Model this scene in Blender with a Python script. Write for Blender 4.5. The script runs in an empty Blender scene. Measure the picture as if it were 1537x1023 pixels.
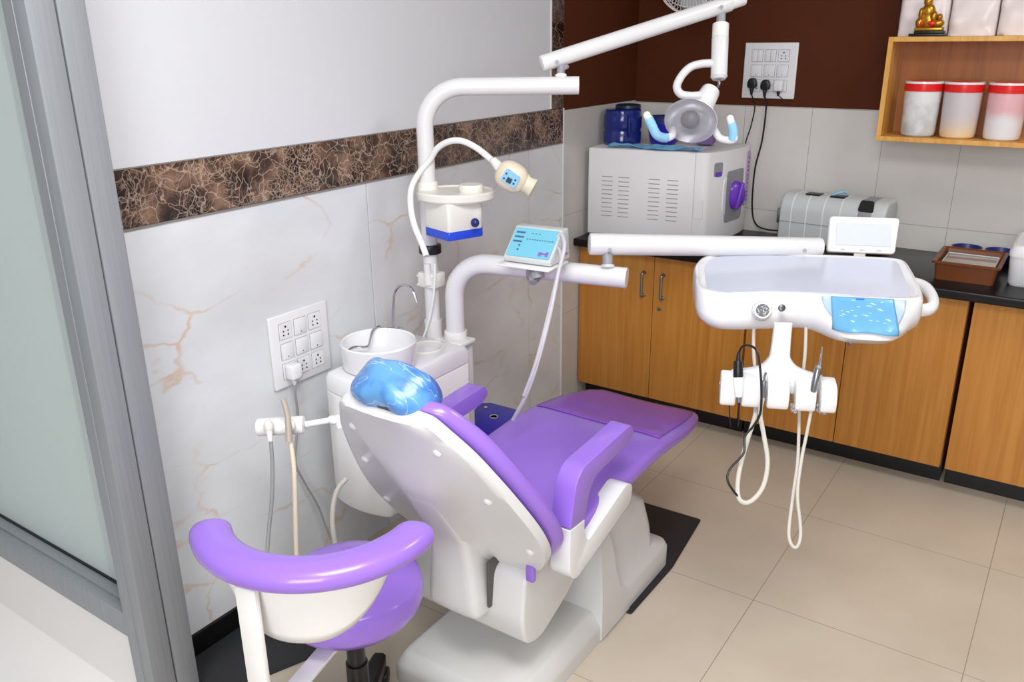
import bpy, bmesh, math, random
from mathutils import Vector, Matrix
random.seed(7)
C = bpy.context.scene.collection
PI = math.pi

# ---------------------------------------------------------------- camera, world, light, exposure
cd = bpy.data.cameras.new('camera'); cam = bpy.data.objects.new('camera', cd); C.objects.link(cam)
CM = [[0.826821, -0.182503, 0.532033, 0.0], [0.562372, 0.285375, -0.776079, 0.0], [-0.010192, 0.940879, 0.338588, 1.690258]]
cam.matrix_world = Matrix([CM[0], CM[1], CM[2], [0, 0, 0, 1]])
cd.sensor_width = 36; cd.sensor_fit = 'HORIZONTAL'; cd.lens = 29.7411
cd.clip_start = 0.02
bpy.context.scene.camera = cam
w = bpy.data.worlds.new('world'); bpy.context.scene.world = w; w.use_nodes = True
w.node_tree.nodes['Background'].inputs[0].default_value = (0.96, 0.98, 1.0, 1)
w.node_tree.nodes['Background'].inputs[1].default_value = 0.26
vs = bpy.context.scene.view_settings
vs.view_transform = 'Standard'; vs.look = 'None'; vs.gamma = 1; vs.use_curve_mapping = False
vs.exposure = 0.40

def area(name, loc, target, size, power, col=(1, 1, 1), sy=None):
    l = bpy.data.lights.new(name, 'AREA'); l.energy = power; l.color = col
    l.shape = 'RECTANGLE'; l.size = size; l.size_y = sy or size
    o = bpy.data.objects.new(name, l); C.objects.link(o); o.location = loc
    d = Vector(target) - Vector(loc)
    o.rotation_euler = d.to_track_quat('-Z', 'Y').to_euler()
    return o
area('ceiling_panel_light', (-0.40, 0.65, 2.62), (-0.85, 0.95, 0), 0.9, 31)
area('ceiling_panel_light', (0.35, 2.60, 2.62), (0.20, 2.6, 0), 0.6, 10)
area('front_fill_light', (0.3, -1.4, 1.85), (-0.7, 2.6, 0.9), 1.4, 46, (0.985, 0.99, 1.0))  # soft fill added behind the camera to brighten faces turned to it; no window

# ---------------------------------------------------------------- materials
def s2l(c): return c / 12.92 if c <= 0.04045 else ((c + 0.055) / 1.055) ** 2.4
def rgb(r, g, b): return (s2l(r / 255), s2l(g / 255), s2l(b / 255), 1)
def mat(name, col, rough=0.5, metal=0.0, trans=0.0, coat=0.0, emis=None, alpha=1.0, spec=0.5, noise=0.0, nscale=8.0, ior=1.45):
    m = bpy.data.materials.new(name); m.use_nodes = True
    nt = m.node_tree; b = nt.nodes['Principled BSDF']
    b.inputs['Base Color'].default_value = col
    b.inputs['Roughness'].default_value = rough
    b.inputs['Metallic'].default_value = metal
    b.inputs['Transmission Weight'].default_value = trans
    b.inputs['Coat Weight'].default_value = coat
    b.inputs['Coat Roughness'].default_value = 0.08
    b.inputs['Specular IOR Level'].default_value = spec
    b.inputs['IOR'].default_value = ior
    b.inputs['Alpha'].default_value = alpha
    if emis:
        b.inputs['Emission Color'].default_value = emis[0]; b.inputs['Emission Strength'].default_value = emis[1]
    if noise > 0:
        tc = nt.nodes.new('ShaderNodeTexCoord'); n = nt.nodes.new('ShaderNodeTexNoise')
        n.inputs['Scale'].default_value = nscale; n.inputs['Detail'].default_value = 5
        r = nt.nodes.new('ShaderNodeValToRGB')
        c2 = tuple(max(0, v * (1 - noise)) for v in col[:3]) + (1,)
        r.color_ramp.elements[0].position = 0.3; r.color_ramp.elements[0].color = c2
        r.color_ramp.elements[1].position = 0.7; r.color_ramp.elements[1].color = col
        nt.links.new(tc.outputs['Object'], n.inputs['Vector']); nt.links.new(n.outputs['Fac'], r.inputs[0])
        nt.links.new(r.outputs[0], b.inputs['Base Color'])
    return m
def nodes(m): return m.node_tree, m.node_tree.nodes, m.node_tree.links, m.node_tree.nodes['Principled BSDF']

pipe_white = mat('pipe_white_enamel', rgb(224, 223, 224), 0.28, coat=0.25)
white = mat('white_enamel', rgb(238, 237, 236), 0.28, coat=0.25, noise=0.02)
white_gloss = mat('white_gloss_plastic', rgb(230, 230, 232), 0.22, coat=0.4, noise=0.015)
shell = mat('chair_shell_plastic', rgb(216, 216, 216), 0.3, coat=0.2, noise=0.03, nscale=5)
cream = mat('cream_plastic', rgb(234, 231, 223), 0.35, noise=0.03)
beige = mat('aged_beige_plastic', rgb(222, 210, 188), 0.4, noise=0.08)
hose_m = mat('pale_hose_rubber', rgb(205, 200, 190), 0.45, noise=0.05)
hose_g = mat('grey_hose_rubber', rgb(150, 150, 150), 0.45)
purple = mat('purple_vinyl', rgb(154, 114, 217), 0.27, coat=0.35, noise=0.04, nscale=4)
purple_d = mat('purple_leg_cover', rgb(140, 84, 190), 0.3, coat=0.3, noise=0.05)
purple_k = mat('purple_knob_plastic', rgb(112, 58, 190), 0.3, coat=0.3)
blue_d = mat('deep_blue_plastic', rgb(34, 22, 170), 0.3, coat=0.2, noise=0.1)
blue_tr = mat('blue_translucent_plastic', rgb(36, 78, 226), 0.25, trans=0.15, coat=0.2)
navy = mat('navy_plastic', rgb(28, 42, 110), 0.35)
sky = mat('pale_blue_film', rgb(150, 205, 240), 0.35, noise=0.08, nscale=20)
black = mat('black_plastic', rgb(22, 22, 24), 0.35)
rubber = mat('black_rubber_mat', rgb(44, 45, 47), 0.6, noise=0.25, nscale=12)
granite = mat('black_granite', rgb(17, 17, 19), 0.28, spec=0.35, noise=0.3, nscale=60)
chrome = mat('chrome', rgb(210, 210, 215), 0.12, metal=1)
steel = mat('brushed_steel', rgb(150, 152, 156), 0.32, metal=1)
grey_p = mat('grey_plastic', rgb(148, 148, 154), 0.4)
lgrey = mat('light_grey_plastic', rgb(206, 210, 210), 0.35, noise=0.03)
slot_m = mat('slot_shadow_plastic', rgb(158, 158, 162), 0.6)
clear = mat('clear_plastic', (0.92, 0.93, 0.95, 1), 0.08, trans=0.92, coat=0.2, ior=1.35)
reflector = mat('lamp_reflector', rgb(200, 198, 206), 0.25, metal=0.55)
cover_m = mat('clear_cover_plastic', (0.75, 0.75, 0.78, 1), 0.06, alpha=0.08, spec=0.6)
tray_top = mat('tray_film_surface', rgb(212, 217, 234), 0.3, coat=0.2, noise=0.04, nscale=9)
red = mat('red_lid_plastic', rgb(222, 28, 24), 0.3, coat=0.2)
gold = mat('gold_paint', rgb(205, 150, 50), 0.3, metal=0.8, noise=0.3, nscale=60)
tan = mat('brown_tray_plastic', rgb(116, 62, 26), 0.4, noise=0.12, nscale=10)
paint_white = mat('white_wall_paint', rgb(212, 213, 217), 0.75, noise=0.015, nscale=2)
paint_brown = mat('brown_wall_paint', rgb(84, 41, 20), 0.7, spec=0.15, noise=0.1, nscale=3)
edge_white = mat('white_edge_strip', rgb(225, 225, 225), 0.5)
dark = mat('dark_joint', rgb(46, 42, 40), 0.8)
panel_white = mat('white_panel_laminate', rgb(236, 233, 231), 0.5)
screen_blue = mat('device_panel_film', rgb(116, 192, 216), 0.35)
paper = mat('pale_plastic_film', rgb(236, 226, 224), 0.35, coat=0.2, noise=0.12, nscale=14)

def mk_alu():
    m = mat('brushed_aluminium', rgb(150, 152, 156), 0.42, metal=0.25)
    nt, N, L, b = nodes(m)
    tc = N.new('ShaderNodeTexCoord'); mp = N.new('ShaderNodeMapping'); n = N.new('ShaderNodeTexNoise'); r = N.new('ShaderNodeValToRGB')
    mp.inputs['Scale'].default_value = (90, 90, 1.5); n.inputs['Scale'].default_value = 1.5; n.inputs['Detail'].default_value = 4
    r.color_ramp.elements[0].color = rgb(138, 142, 147); r.color_ramp.elements[1].color = rgb(160, 163, 168)
    L.new(tc.outputs['Object'], mp.inputs[0]); L.new(mp.outputs[0], n.inputs['Vector']); L.new(n.outputs['Fac'], r.inputs[0]); L.new(r.outputs[0], b.inputs['Base Color'])
    return m
alu = mk_alu()

def mk_marble():
    m = mat('white_marble_slab', rgb(214, 217, 220), 0.22, coat=0.2)
    nt, N, L, b = nodes(m)
    tc = N.new('ShaderNodeTexCoord'); mp = N.new('ShaderNodeMapping'); mp.inputs['Rotation'].default_value = (0.6, 0, 0)
    mp.inputs['Scale'].default_value = (1, 1.0, 1.7)
    L.new(tc.outputs['Object'], mp.inputs[0])
    n0 = N.new('ShaderNodeTexNoise'); n0.inputs['Scale'].default_value = 2.2; n0.inputs['Detail'].default_value = 6
    mix = N.new('ShaderNodeMixRGB'); mix.blend_type = 'ADD'; mix.inputs[0].default_value = 0.55
    L.new(mp.outputs[0], n0.inputs['Vector']); L.new(mp.outputs[0], mix.inputs[1]); L.new(n0.outputs['Color'], mix.inputs[2])
    v = N.new('ShaderNodeTexVoronoi'); v.feature = 'DISTANCE_TO_EDGE'; v.inputs['Scale'].default_value = 2.6
    L.new(mix.outputs[0], v.inputs['Vector'])
    r = N.new('ShaderNodeValToRGB'); r.color_ramp.elements[0].position = 0.0; r.color_ramp.elements[0].color = (1, 1, 1, 1)
    r.color_ramp.elements[1].position = 0.03; r.color_ramp.elements[1].color = (0, 0, 0, 1)
    L.new(v.outputs['Distance'], r.inputs[0])
    n2 = N.new('ShaderNodeTexNoise'); n2.inputs['Scale'].default_value = 4.5; n2.inputs['Detail'].default_value = 3
    L.new(tc.outputs['Object'], n2.inputs['Vector'])
    r2 = N.new('ShaderNodeValToRGB'); r2.color_ramp.elements[0].position = 0.46; r2.color_ramp.elements[1].position = 0.75
    L.new(n2.outputs['Fac'], r2.inputs[0])
    mu = N.new('ShaderNodeMath'); mu.operation = 'MULTIPLY'; L.new(r.outputs[0], mu.inputs[0]); L.new(r2.outputs[0], mu.inputs[1])
    base = N.new('ShaderNodeValToRGB'); base.color_ramp.elements[0].position = 0.3; base.color_ramp.elements[0].color = rgb(208, 210, 212)
    base.color_ramp.elements[1].position = 0.7; base.color_ramp.elements[1].color = rgb(222, 225, 228)
    n3 = N.new('ShaderNodeTexNoise'); n3.inputs['Scale'].default_value = 3; n3.inputs['Detail'].default_value = 5
    L.new(mp.outputs[0], n3.inputs['Vector']); L.new(n3.outputs['Fac'], base.inputs[0])
    mx = N.new('ShaderNodeMixRGB'); L.new(mu.outputs[0], mx.inputs[0]); L.new(base.outputs[0], mx.inputs[1]); mx.inputs[2].default_value = rgb(206, 168, 130)
    L.new(mx.outputs[0], b.inputs['Base Color'])
    return m
marble = mk_marble()

def mk_emperador(k=1.0):
    def rgb(r, g, b, k=k): return (s2l(r / 255) * k, s2l(g / 255) * k, s2l(b / 255) * k, 1)
    m = mat('brown_emperador_marble', rgb(90, 60, 45), 0.2, coat=0.2)
    nt, N, L, b = nodes(m)
    tc = N.new('ShaderNodeTexCoord')
    n0 = N.new('ShaderNodeTexNoise'); n0.inputs['Scale'].default_value = 9; n0.inputs['Detail'].default_value = 4
    L.new(tc.outputs['Object'], n0.inputs['Vector'])
    mix = N.new('ShaderNodeMixRGB'); mix.blend_type = 'ADD'; mix.inputs[0].default_value = 0.14
    L.new(tc.outputs['Object'], mix.inputs[1]); L.new(n0.outputs['Color'], mix.inputs[2])
    def veins(scale, wdt):
        v = N.new('ShaderNodeTexVoronoi'); v.feature = 'DISTANCE_TO_EDGE'; v.inputs['Scale'].default_value = scale
        L.new(mix.outputs[0], v.inputs['Vector'])
        r = N.new('ShaderNodeValToRGB'); r.color_ramp.elements[0].color = (1, 1, 1, 1); r.color_ramp.elements[1].position = wdt; r.color_ramp.elements[1].color = (0, 0, 0, 1)
        L.new(v.outputs['Distance'], r.inputs[0]); return r
    a = veins(27, 0.05); c = veins(64, 0.085)
    nm = N.new('ShaderNodeTexNoise'); nm.inputs['Scale'].default_value = 7; nm.inputs['Detail'].default_value = 3
    L.new(tc.outputs['Object'], nm.inputs['Vector'])
    rm = N.new('ShaderNodeValToRGB'); rm.color_ramp.elements[0].position = 0.38; rm.color_ramp.elements[1].position = 0.62
    L.new(nm.outputs['Fac'], rm.inputs[0])
    mu = N.new('ShaderNodeMath'); mu.operation = 'MULTIPLY'; L.new(c.outputs[0], mu.inputs[0]); L.new(rm.outputs[0], mu.inputs[1])
    a_ = N.new('ShaderNodeMath'); a_.operation = 'MULTIPLY'; L.new(a.outputs[0], a_.inputs[0]); a_.inputs[1].default_value = 1.0; a = a_
    mxx = N.new('ShaderNodeMath'); mxx.operation = 'MAXIMUM'; L.new(a.outputs[0], mxx.inputs[0]); L.new(mu.outputs[0], mxx.inputs[1])
    sc = N.new('ShaderNodeMath'); sc.operation = 'MULTIPLY'; sc.inputs[1].default_value = 0.62; L.new(mxx.outputs[0], sc.inputs[0])
    n3 = N.new('ShaderNodeTexNoise'); n3.inputs['Scale'].default_value = 13; n3.inputs['Detail'].default_value = 6
    L.new(tc.outputs['Object'], n3.inputs['Vector'])
    base = N.new('ShaderNodeValToRGB')
    base.color_ramp.elements[0].position = 0.36; base.color_ramp.elements[0].color = rgb(30, 15, 10)
    base.color_ramp.elements[1].position = 0.7; base.color_ramp.elements[1].color = rgb(138, 108, 88)
    e = base.color_ramp.elements.new(0.5); e.color = rgb(70, 46, 35)
    L.new(n3.outputs['Fac'], base.inputs[0])
    mx = N.new('ShaderNodeMixRGB'); L.new(sc.outputs[0], mx.inputs[0]); L.new(base.outputs[0], mx.inputs[1]); mx.inputs[2].default_value = rgb(206, 180, 160)
    L.new(mx.outputs[0], b.inputs['Base Color'])
    return m
emperador = mk_emperador()

def mk_wood(name, c1, c2, c3):
    m = mat(name, c1, 0.38, coat=0.12)
    nt, N, L, b = nodes(m)
    tc = N.new('ShaderNodeTexCoord'); mp = N.new('ShaderNodeMapping'); mp.inputs['Scale'].default_value = (30, 30, 1.1)
    n = N.new('ShaderNodeTexNoise'); n.inputs['Scale'].default_value = 1.6; n.inputs['Detail'].default_value = 7; n.inputs['Distortion'].default_value = 0.6
    r = N.new('ShaderNodeValToRGB'); r.color_ramp.elements[0].position = 0.32; r.color_ramp.elements[0].color = c1
    r.color_ramp.elements[1].position = 0.7; r.color_ramp.elements[1].color = c2
    e = r.color_ramp.elements.new(0.5); e.color = c3
    L.new(tc.outputs['Object'], mp.inputs[0]); L.new(mp.outputs[0], n.inputs['Vector']); L.new(n.outputs['Fac'], r.inputs[0]); L.new(r.outputs[0], b.inputs['Base Color'])
    return m
wood = mk_wood('honey_wood_laminate', rgb(180, 116, 44), rgb(198, 136, 62), rgb(189, 126, 52))
wood_back = mk_wood('brown_wood_back', rgb(158, 92, 36), rgb(182, 112, 50), rgb(170, 102, 42))
wood_edge = mk_wood('pale_wood_edge', rgb(204, 144, 62), rgb(226, 172, 92), rgb(214, 158, 76))

def mk_tiles(name, size, off, c, c2, grout, axes, w_=0.0016, rough=0.3):
    m = mat(name, c, rough, coat=0.1)
    nt, N, L, b = nodes(m)
    tc = N.new('ShaderNodeTexCoord'); sx = N.new('ShaderNodeSeparateXYZ'); L.new(tc.outputs['Object'], sx.inputs[0])
    outs = []
    for ax, sz, of in zip(axes, size, off):
        a = N.new('ShaderNodeMath'); a.operation = 'SUBTRACT'; L.new(sx.outputs[ax], a.inputs[0]); a.inputs[1].default_value = of - 100 * sz
        d = N.new('ShaderNodeMath'); d.operation = 'PINGPONG'; L.new(a.outputs[0], d.inputs[0]); d.inputs[1].default_value = sz / 2
        # pingpong of half tile: 0 on each joint line
        t = N.new('ShaderNodeMath'); t.operation = 'LESS_THAN'; L.new(d.outputs[0], t.inputs[0]); t.inputs[1].default_value = w_
        outs.append(t)
    mxm = N.new('ShaderNodeMath'); mxm.operation = 'MAXIMUM'; L.new(outs[0].outputs[0], mxm.inputs[0]); L.new(outs[1].outputs[0], mxm.inputs[1])
    n = N.new('ShaderNodeTexNoise'); n.inputs['Scale'].default_value = 3.5; n.inputs['Detail'].default_value = 7
    L.new(tc.outputs['Object'], n.inputs['Vector'])
    r = N.new('ShaderNodeValToRGB'); r.color_ramp.elements[0].position = 0.3; r.color_ramp.elements[0].color = c; r.color_ramp.elements[1].position = 0.7; r.color_ramp.elements[1].color = c2
    L.new(n.outputs['Fac'], r.inputs[0])
    mx = N.new('ShaderNodeMixRGB'); L.new(mxm.outputs[0], mx.inputs[0]); L.new(r.outputs[0], mx.inputs[1]); mx.inputs[2].default_value = grout
    L.new(mx.outputs[0], b.inputs['Base Color'])
    return m
floor_m = mk_tiles('beige_floor_tiles', (0.6, 0.6), (-0.6455, 2.2809), rgb(196, 184, 165), rgb(206, 194, 176), rgb(146, 134, 118), (0, 1), 0.0012)
tile_b = mk_tiles('grey_wall_tiles_back', (0.3, 0.46), (-1.06, 0.922), rgb(208, 205, 200), rgb(218, 215, 211), rgb(160, 155, 150), (0, 2), 0.0012)
tile_l = mk_tiles('grey_wall_tiles_side', (3.0, 0.46), (2.0, 0.937), rgb(186, 182, 176), rgb(200, 196, 190), rgb(160, 150, 138), (1, 2), 0.0012)

def mk_glass():
    m = mat('frosted_glass', rgb(226, 238, 236), 0.55, trans=0.35, ior=1.2)
    return m
frost = mk_glass()

def mk_jar(name, lo, hi, z0, z1, z2, amp=0.05):
    m = mat(name, hi, 0.25, trans=0.12, coat=0.2)
    nt, N, L, b = nodes(m)
    tc = N.new('ShaderNodeTexCoord'); sx = N.new('ShaderNodeSeparateXYZ'); L.new(tc.outputs['Object'], sx.inputs[0])
    n = N.new('ShaderNodeTexNoise'); n.inputs['Scale'].default_value = 18; L.new(tc.outputs['Object'], n.inputs['Vector'])
    ms = N.new('ShaderNodeMath'); ms.operation = 'MULTIPLY'; ms.inputs[1].default_value = amp; L.new(n.outputs['Fac'], ms.inputs[0])
    ad = N.new('ShaderNodeMath'); ad.operation = 'ADD'; L.new(sx.outputs[2], ad.inputs[0]); L.new(ms.outputs[0], ad.inputs[1])
    mr = N.new('ShaderNodeMapRange'); mr.inputs['From Min'].default_value = z0; mr.inputs['From Max'].default_value = z2; L.new(ad.outputs[0], mr.inputs[0])
    r = N.new('ShaderNodeValToRGB'); r.color_ramp.elements[0].position = 0.0; r.color_ramp.elements[0].color = lo
    r.color_ramp.elements[1].position = 1.0; r.color_ramp.elements[1].color = hi
    L.new(mr.outputs[0], r.inputs[0]); L.new(r.outputs[0], b.inputs['Base Color'])
    return m

# ---------------------------------------------------------------- geometry helpers
def V(*a): return Vector(a[0]) if len(a) == 1 else Vector(a)
def merge(dst, src, M=None):
    if M is not None: src.transform(M)
    vm = [dst.verts.new(v.co) for v in src.verts]
    src.verts.index_update()
    for f in src.faces:
        try:
            nf = dst.faces.new([vm[v.index] for v in f.verts]); nf.material_index = f.material_index
        except ValueError: pass
    src.free(); return dst
def bevelled(bm, bev, seg=3):
    if bev > 0: bmesh.ops.bevel(bm, geom=list(bm.edges), offset=bev, segments=seg, profile=0.5, affect='EDGES', clamp_overlap=True)
def box(dst, x0, x1, y0, y1, z0, z1, bev=0.0, seg=3, M=None, mi=0):
    bm = bmesh.new(); bmesh.ops.create_cube(bm, size=1)
    for v in bm.verts: v.co = Vector(((x0 + x1) / 2 + v.co.x * (x1 - x0), (y0 + y1) / 2 + v.co.y * (y1 - y0), (z0 + z1) / 2 + v.co.z * (z1 - z0)))
    bevelled(bm, bev, seg)
    for f in bm.faces: f.material_index = mi
    return merge(dst, bm, M)
def loft(dst, rings, cap0=True, cap1=True, closed=True, mi=0, M=None):
    bm = bmesh.new(); R = [[bm.verts.new(Vector(p)) for p in r] for r in rings]
    n = len(R[0])
    for a, b in zip(R, R[1:]):
        for i in range(n if closed else n - 1):
            j = (i + 1) % n
            bm.faces.new((a[i], a[j], b[j], b[i]))
    if cap0 and closed: bm.faces.new(list(reversed(R[0])))
    if cap1 and closed: bm.faces.new(R[-1])
    for f in bm.faces: f.material_index = mi
    bmesh.ops.recalc_face_normals(bm, faces=list(bm.faces))
    return merge(dst, bm, M)
def frame(d, up=Vector((0, 0, 1))):
    d = Vector(d).normalized()
    if abs(d.dot(up)) > 0.97: up = Vector((0, 1, 0))
    a = d.cross(up).normalized(); b = a.cross(d).normalized()
    return a, b
def cyl(dst, p0, p1, r0, r1=None, seg=32, bev=0.0, mi=0, M=None):
    r1 = r0 if r1 is None else r1
    p0, p1 = Vector(p0), Vector(p1); d = (p1 - p0); ln = d.length; d.normalize(); a, b = frame(d)
    st = [(0, r0 - bev), (bev * 0.3, r0 - bev * 0.3), (bev, r0), (ln - bev, r1), (ln - bev * 0.3, r1 - bev * 0.3), (ln, r1 - bev)] if bev > 0 else [(0, r0), (ln, r1)]
    rings = [[p0 + d * t + (a * math.cos(2 * PI * k / seg) + b * math.sin(2 * PI * k / seg)) * r for k in range(seg)] for t, r in st]
    return loft(dst, rings, mi=mi, M=M)
def catmull(pts, n=8, closed=False):
    P = [Vector(p) for p in pts]; out = []
    N = len(P)
    rng = range(N if closed else N - 1)
    for i in rng:
        if closed: p0, p1, p2, p3 = P[i - 1], P[i], P[(i + 1) % N], P[(i + 2) % N]
        else: p0, p1, p2, p3 = P[max(i - 1, 0)], P[i], P[i + 1], P[min(i + 2, N - 1)]
        for k in range(n):
            t = k / n
            out.append(0.5 * ((2 * p1) + (p2 - p0) * t + (2 * p0 - 5 * p1 + 4 * p2 - p3) * t * t + (3 * p1 - p0 - 3 * p2 + p3) * t ** 3))
    if not closed: out.append(P[-1])
    return out
def tube(dst, pts, r, seg=12, n=8, smooth=True, mi=0, M=None, flat=1.0):
    P = catmull(pts, n) if smooth and len(pts) > 2 else [Vector(p) for p in pts]
    rr = r if callable(r) else (lambda t: r)
    L = len(P); a = None; rings = []
    for i, p in enumerate(P):
        d = (P[min(i + 1, L - 1)] - P[max(i - 1, 0)])
        if d.length < 1e-9: d = Vector((0, 0, 1))
        d.normalize()
        if a is None: a, b = frame(d)
        else:
            a = (a - d * a.dot(d)); a.normalize(); b = a.cross(d).normalized()
        q = rr(i / (L - 1))
        rings.append([p + (a * math.cos(2 * PI * k / seg) + b * math.sin(2 * PI * k / seg) * flat) * q for k in range(seg)])
    return loft(dst, rings, mi=mi, M=M)
def fillet(pts, rad, n=10):
    P = [Vector(p) for p in pts]; out = [P[0]]
    for i in range(1, len(P) - 1):
        a = (P[i - 1] - P[i]).normalized(); b = (P[i + 1] - P[i]).normalized()
        ang = a.angle(b); t = rad / math.tan(ang / 2); c = P[i] + (a + b).normalized() * (rad / math.sin(ang / 2))
        s0, s1 = P[i] + a * t - c, P[i] + b * t - c; tot = s0.angle(s1); ax = s0.cross(s1).normalized()
        for k in range(n + 1): out.append(c + Matrix.Rotation(tot * k / n, 3, ax) @ s0)
    out.append(P[-1]); return out
def lathe(dst, prof, c=(0, 0, 0), seg=48, mi=0, M=None, sx=1, sy=1):
    c = Vector(c)
    rings = [[c + Vector((r * sx * math.cos(2 * PI * k / seg), r * sy * math.sin(2 * PI * k / seg), z)) for k in range(seg)] for r, z in prof]
    return loft(dst, rings, mi=mi, M=M)
def ell(dst, c, rx, ry, rz, M=None, seg=32, e=1.0, mi=0):
    n = 18; rings = []
    def sg(v, p): return math.copysign(abs(v) ** p, v)
    for i in range(n + 1):
        ph = -PI / 2 + PI * (0.02 + 0.96 * i / n)
        cr, zz = sg(math.cos(ph), e), sg(math.sin(ph), e)
        rings.append([Vector((c[0] + rx * cr * sg(math.cos(2 * PI * k / seg), e), c[1] + ry * cr * sg(math.sin(2 * PI * k / seg), e), c[2] + rz * zz)) for k in range(seg)])
    return loft(dst, rings, mi=mi, M=M)
def roundpoly(pts, r, n=5):
    out = []; N = len(pts)
    rl = r if isinstance(r, (list, tuple)) else [r] * N
    for i in range(N):
        p = Vector(pts[i]); a = Vector(pts[i - 1]) - p; b = Vector(pts[(i + 1) % N]) - p
        la, lb = a.length, b.length; a.normalize(); b.normalize()
        q = min(rl[i], la * 0.49, lb * 0.49)
        if q <= 1e-6: out.append(p); continue
        s, e = p + a * q, p + b * q
        for k in range(n + 1):
            t = k / n; out.append(s * (1 - t) ** 2 + p * 2 * t * (1 - t) + e * t * t)
    return out
def prism(dst, poly, axis, a0, a1, bev=0.0, mi=0, M=None, seg=2):
    def P(q, a):
        return {'x': (a, q[0], q[1]), 'y': (q[0], a, q[1]), 'z': (q[0], q[1], a)}[axis]
    bm = bmesh.new()
    A = [bm.verts.new(P(q, a0)) for q in poly]; B = [bm.verts.new(P(q, a1)) for q in poly]
    n = len(poly)
    f0 = bm.faces.new(A); f1 = bm.faces.new(list(reversed(B)))
    for i in range(n): bm.faces.new((A[i], B[i], B[(i + 1) % n], A[(i + 1) % n]))
    bmesh.ops.recalc_face_normals(bm, faces=list(bm.faces))
    if bev > 0:
        es = [e for e in bm.edges if any(f in (f0, f1) for f in e.link_faces)]
        bmesh.ops.bevel(bm, geom=es, offset=bev, segments=seg, profile=0.5, affect='EDGES', clamp_overlap=True)
    for f in bm.faces: f.material_index = mi
    return merge(dst, bm, M)

ORG = {}
def build(name, bm, m, parent=None, sharp=35, sub=0, solid=0):
    me = bpy.data.meshes.new(name)
    bmesh.ops.recalc_face_normals(bm, faces=list(bm.faces))
    bm.to_mesh(me); bm.free()
    for x in (m if isinstance(m, (list, tuple)) else [m]): me.materials.append(x)
    me.polygons.foreach_set('use_smooth', [True] * len(me.polygons)); me.set_sharp_from_angle(angle=math.radians(sharp))
    o = bpy.data.objects.new(name, me); C.objects.link(o)
    if parent is not None:
        o.parent = parent; o.location = -ORG.get(parent.name, Vector((0, 0, 0)))
    ORG[o.name] = Vector((0, 0, 0))
    if solid:
        s = o.modifiers.new('thickness', 'SOLIDIFY'); s.thickness = solid; s.offset = 0
    if sub:
        s = o.modifiers.new('smooth', 'SUBSURF'); s.levels = sub; s.render_levels = sub
    return o
def thing(name, label, cat, loc=(0, 0, 0), group=None):
    o = bpy.data.objects.new(name, None); C.objects.link(o); o.location = loc
    o.empty_display_size = 0.05
    ORG[o.name] = Vector(loc); o['label'] = label; o['category'] = cat
    if group: o['group'] = group
    return o
def tag(o, label, cat, group=None):
    o['label'] = label; o['category'] = cat
    if group: o['group'] = group
    return o
def lab(o, l): o['label'] = l; return o
def struct(name, bm, m, parent=None):
    o = build(name, bm, m, parent)
    if parent is None: o['kind'] = 'structure'
    return o
def NB(): return bmesh.new()
def rot_at(c, ax, deg): return Matrix.Translation(Vector(c)) @ Matrix.Rotation(math.radians(deg), 4, ax) @ Matrix.Translation(-Vector(c))
def basis(o, x, y, z):
    M = Matrix.Identity(4)
    for i, c in enumerate((x, y, z)):
        for k in range(3): M[k][i] = c[k]
    for k in range(3): M[k][3] = o[k]
    return M

# ================================================================ SETTING
XL, YB, YF = -1.912, 3.88, 3.345
struct('floor', box(NB(), -3.4, 2.2, -1.6, 4.0, -0.06, 0.0), floor_m)
# left wall
bm = NB()
box(bm, XL - 0.12, XL - 0.006, 1.0, YB + 0.1, 0, 2.7, mi=4)
for y0, y1 in ((1.0, 1.9735), (1.9775, 2.924), (2.928, 3.187)):
    box(bm, XL - 0.01, XL, y0, y1, 0.0, 1.2565, 0.0008, 1, mi=0)
box(bm, XL - 0.01, XL + 0.002, 1.0, 3.083, 1.405, 2.7, mi=1)
box(bm, XL - 0.01, XL, 3.197, YB, 0.0, 1.392, mi=2)
box(bm, XL - 0.01, XL, 3.19, YB, 1.3925, 2.7, mi=3)
struct('wall_left', bm, [marble, paint_white, tile_l, paint_brown, dark])
bm = NB()
for y0, y1 in ((1.0, 1.974), (1.976, 2.925), (2.927, 3.19)): box(bm, XL - 0.008, XL + 0.003, y0, y1, 1.2615, 1.401, 0.001, 1)
struct('trim_1', bm, emperador)
struct('trim_2', box(NB(), XL - 0.008, XL + 0.003, 3.092, 3.19, 1.403, 2.7, 0.001, 1), mk_emperador(0.55))
bm = NB()
box(bm, XL - 0.005, XL + 0.006, 3.082, 3.091, 1.405, 2.7, 0.001, 1)
box(bm, XL - 0.005, XL + 0.005, 3.188, 3.196, 0.07, 1.402, 0.001, 1)
struct('trim_3', bm, edge_white)
bm = NB()
box(bm, XL - 0.008, XL + 0.0045, 1.0, 3.19, 1.256, 1.261)
box(bm, XL - 0.008, XL + 0.0045, 1.0, 3.083, 1.4015, 1.405)
struct('trim_4', bm, mat('grey_strip', rgb(130, 122, 118), 0.5))
struct('baseboard_left', box(NB(), XL - 0.004, XL + 0.010, 1.0, 1.63, 0, 0.072, 0.002), granite)
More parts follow.
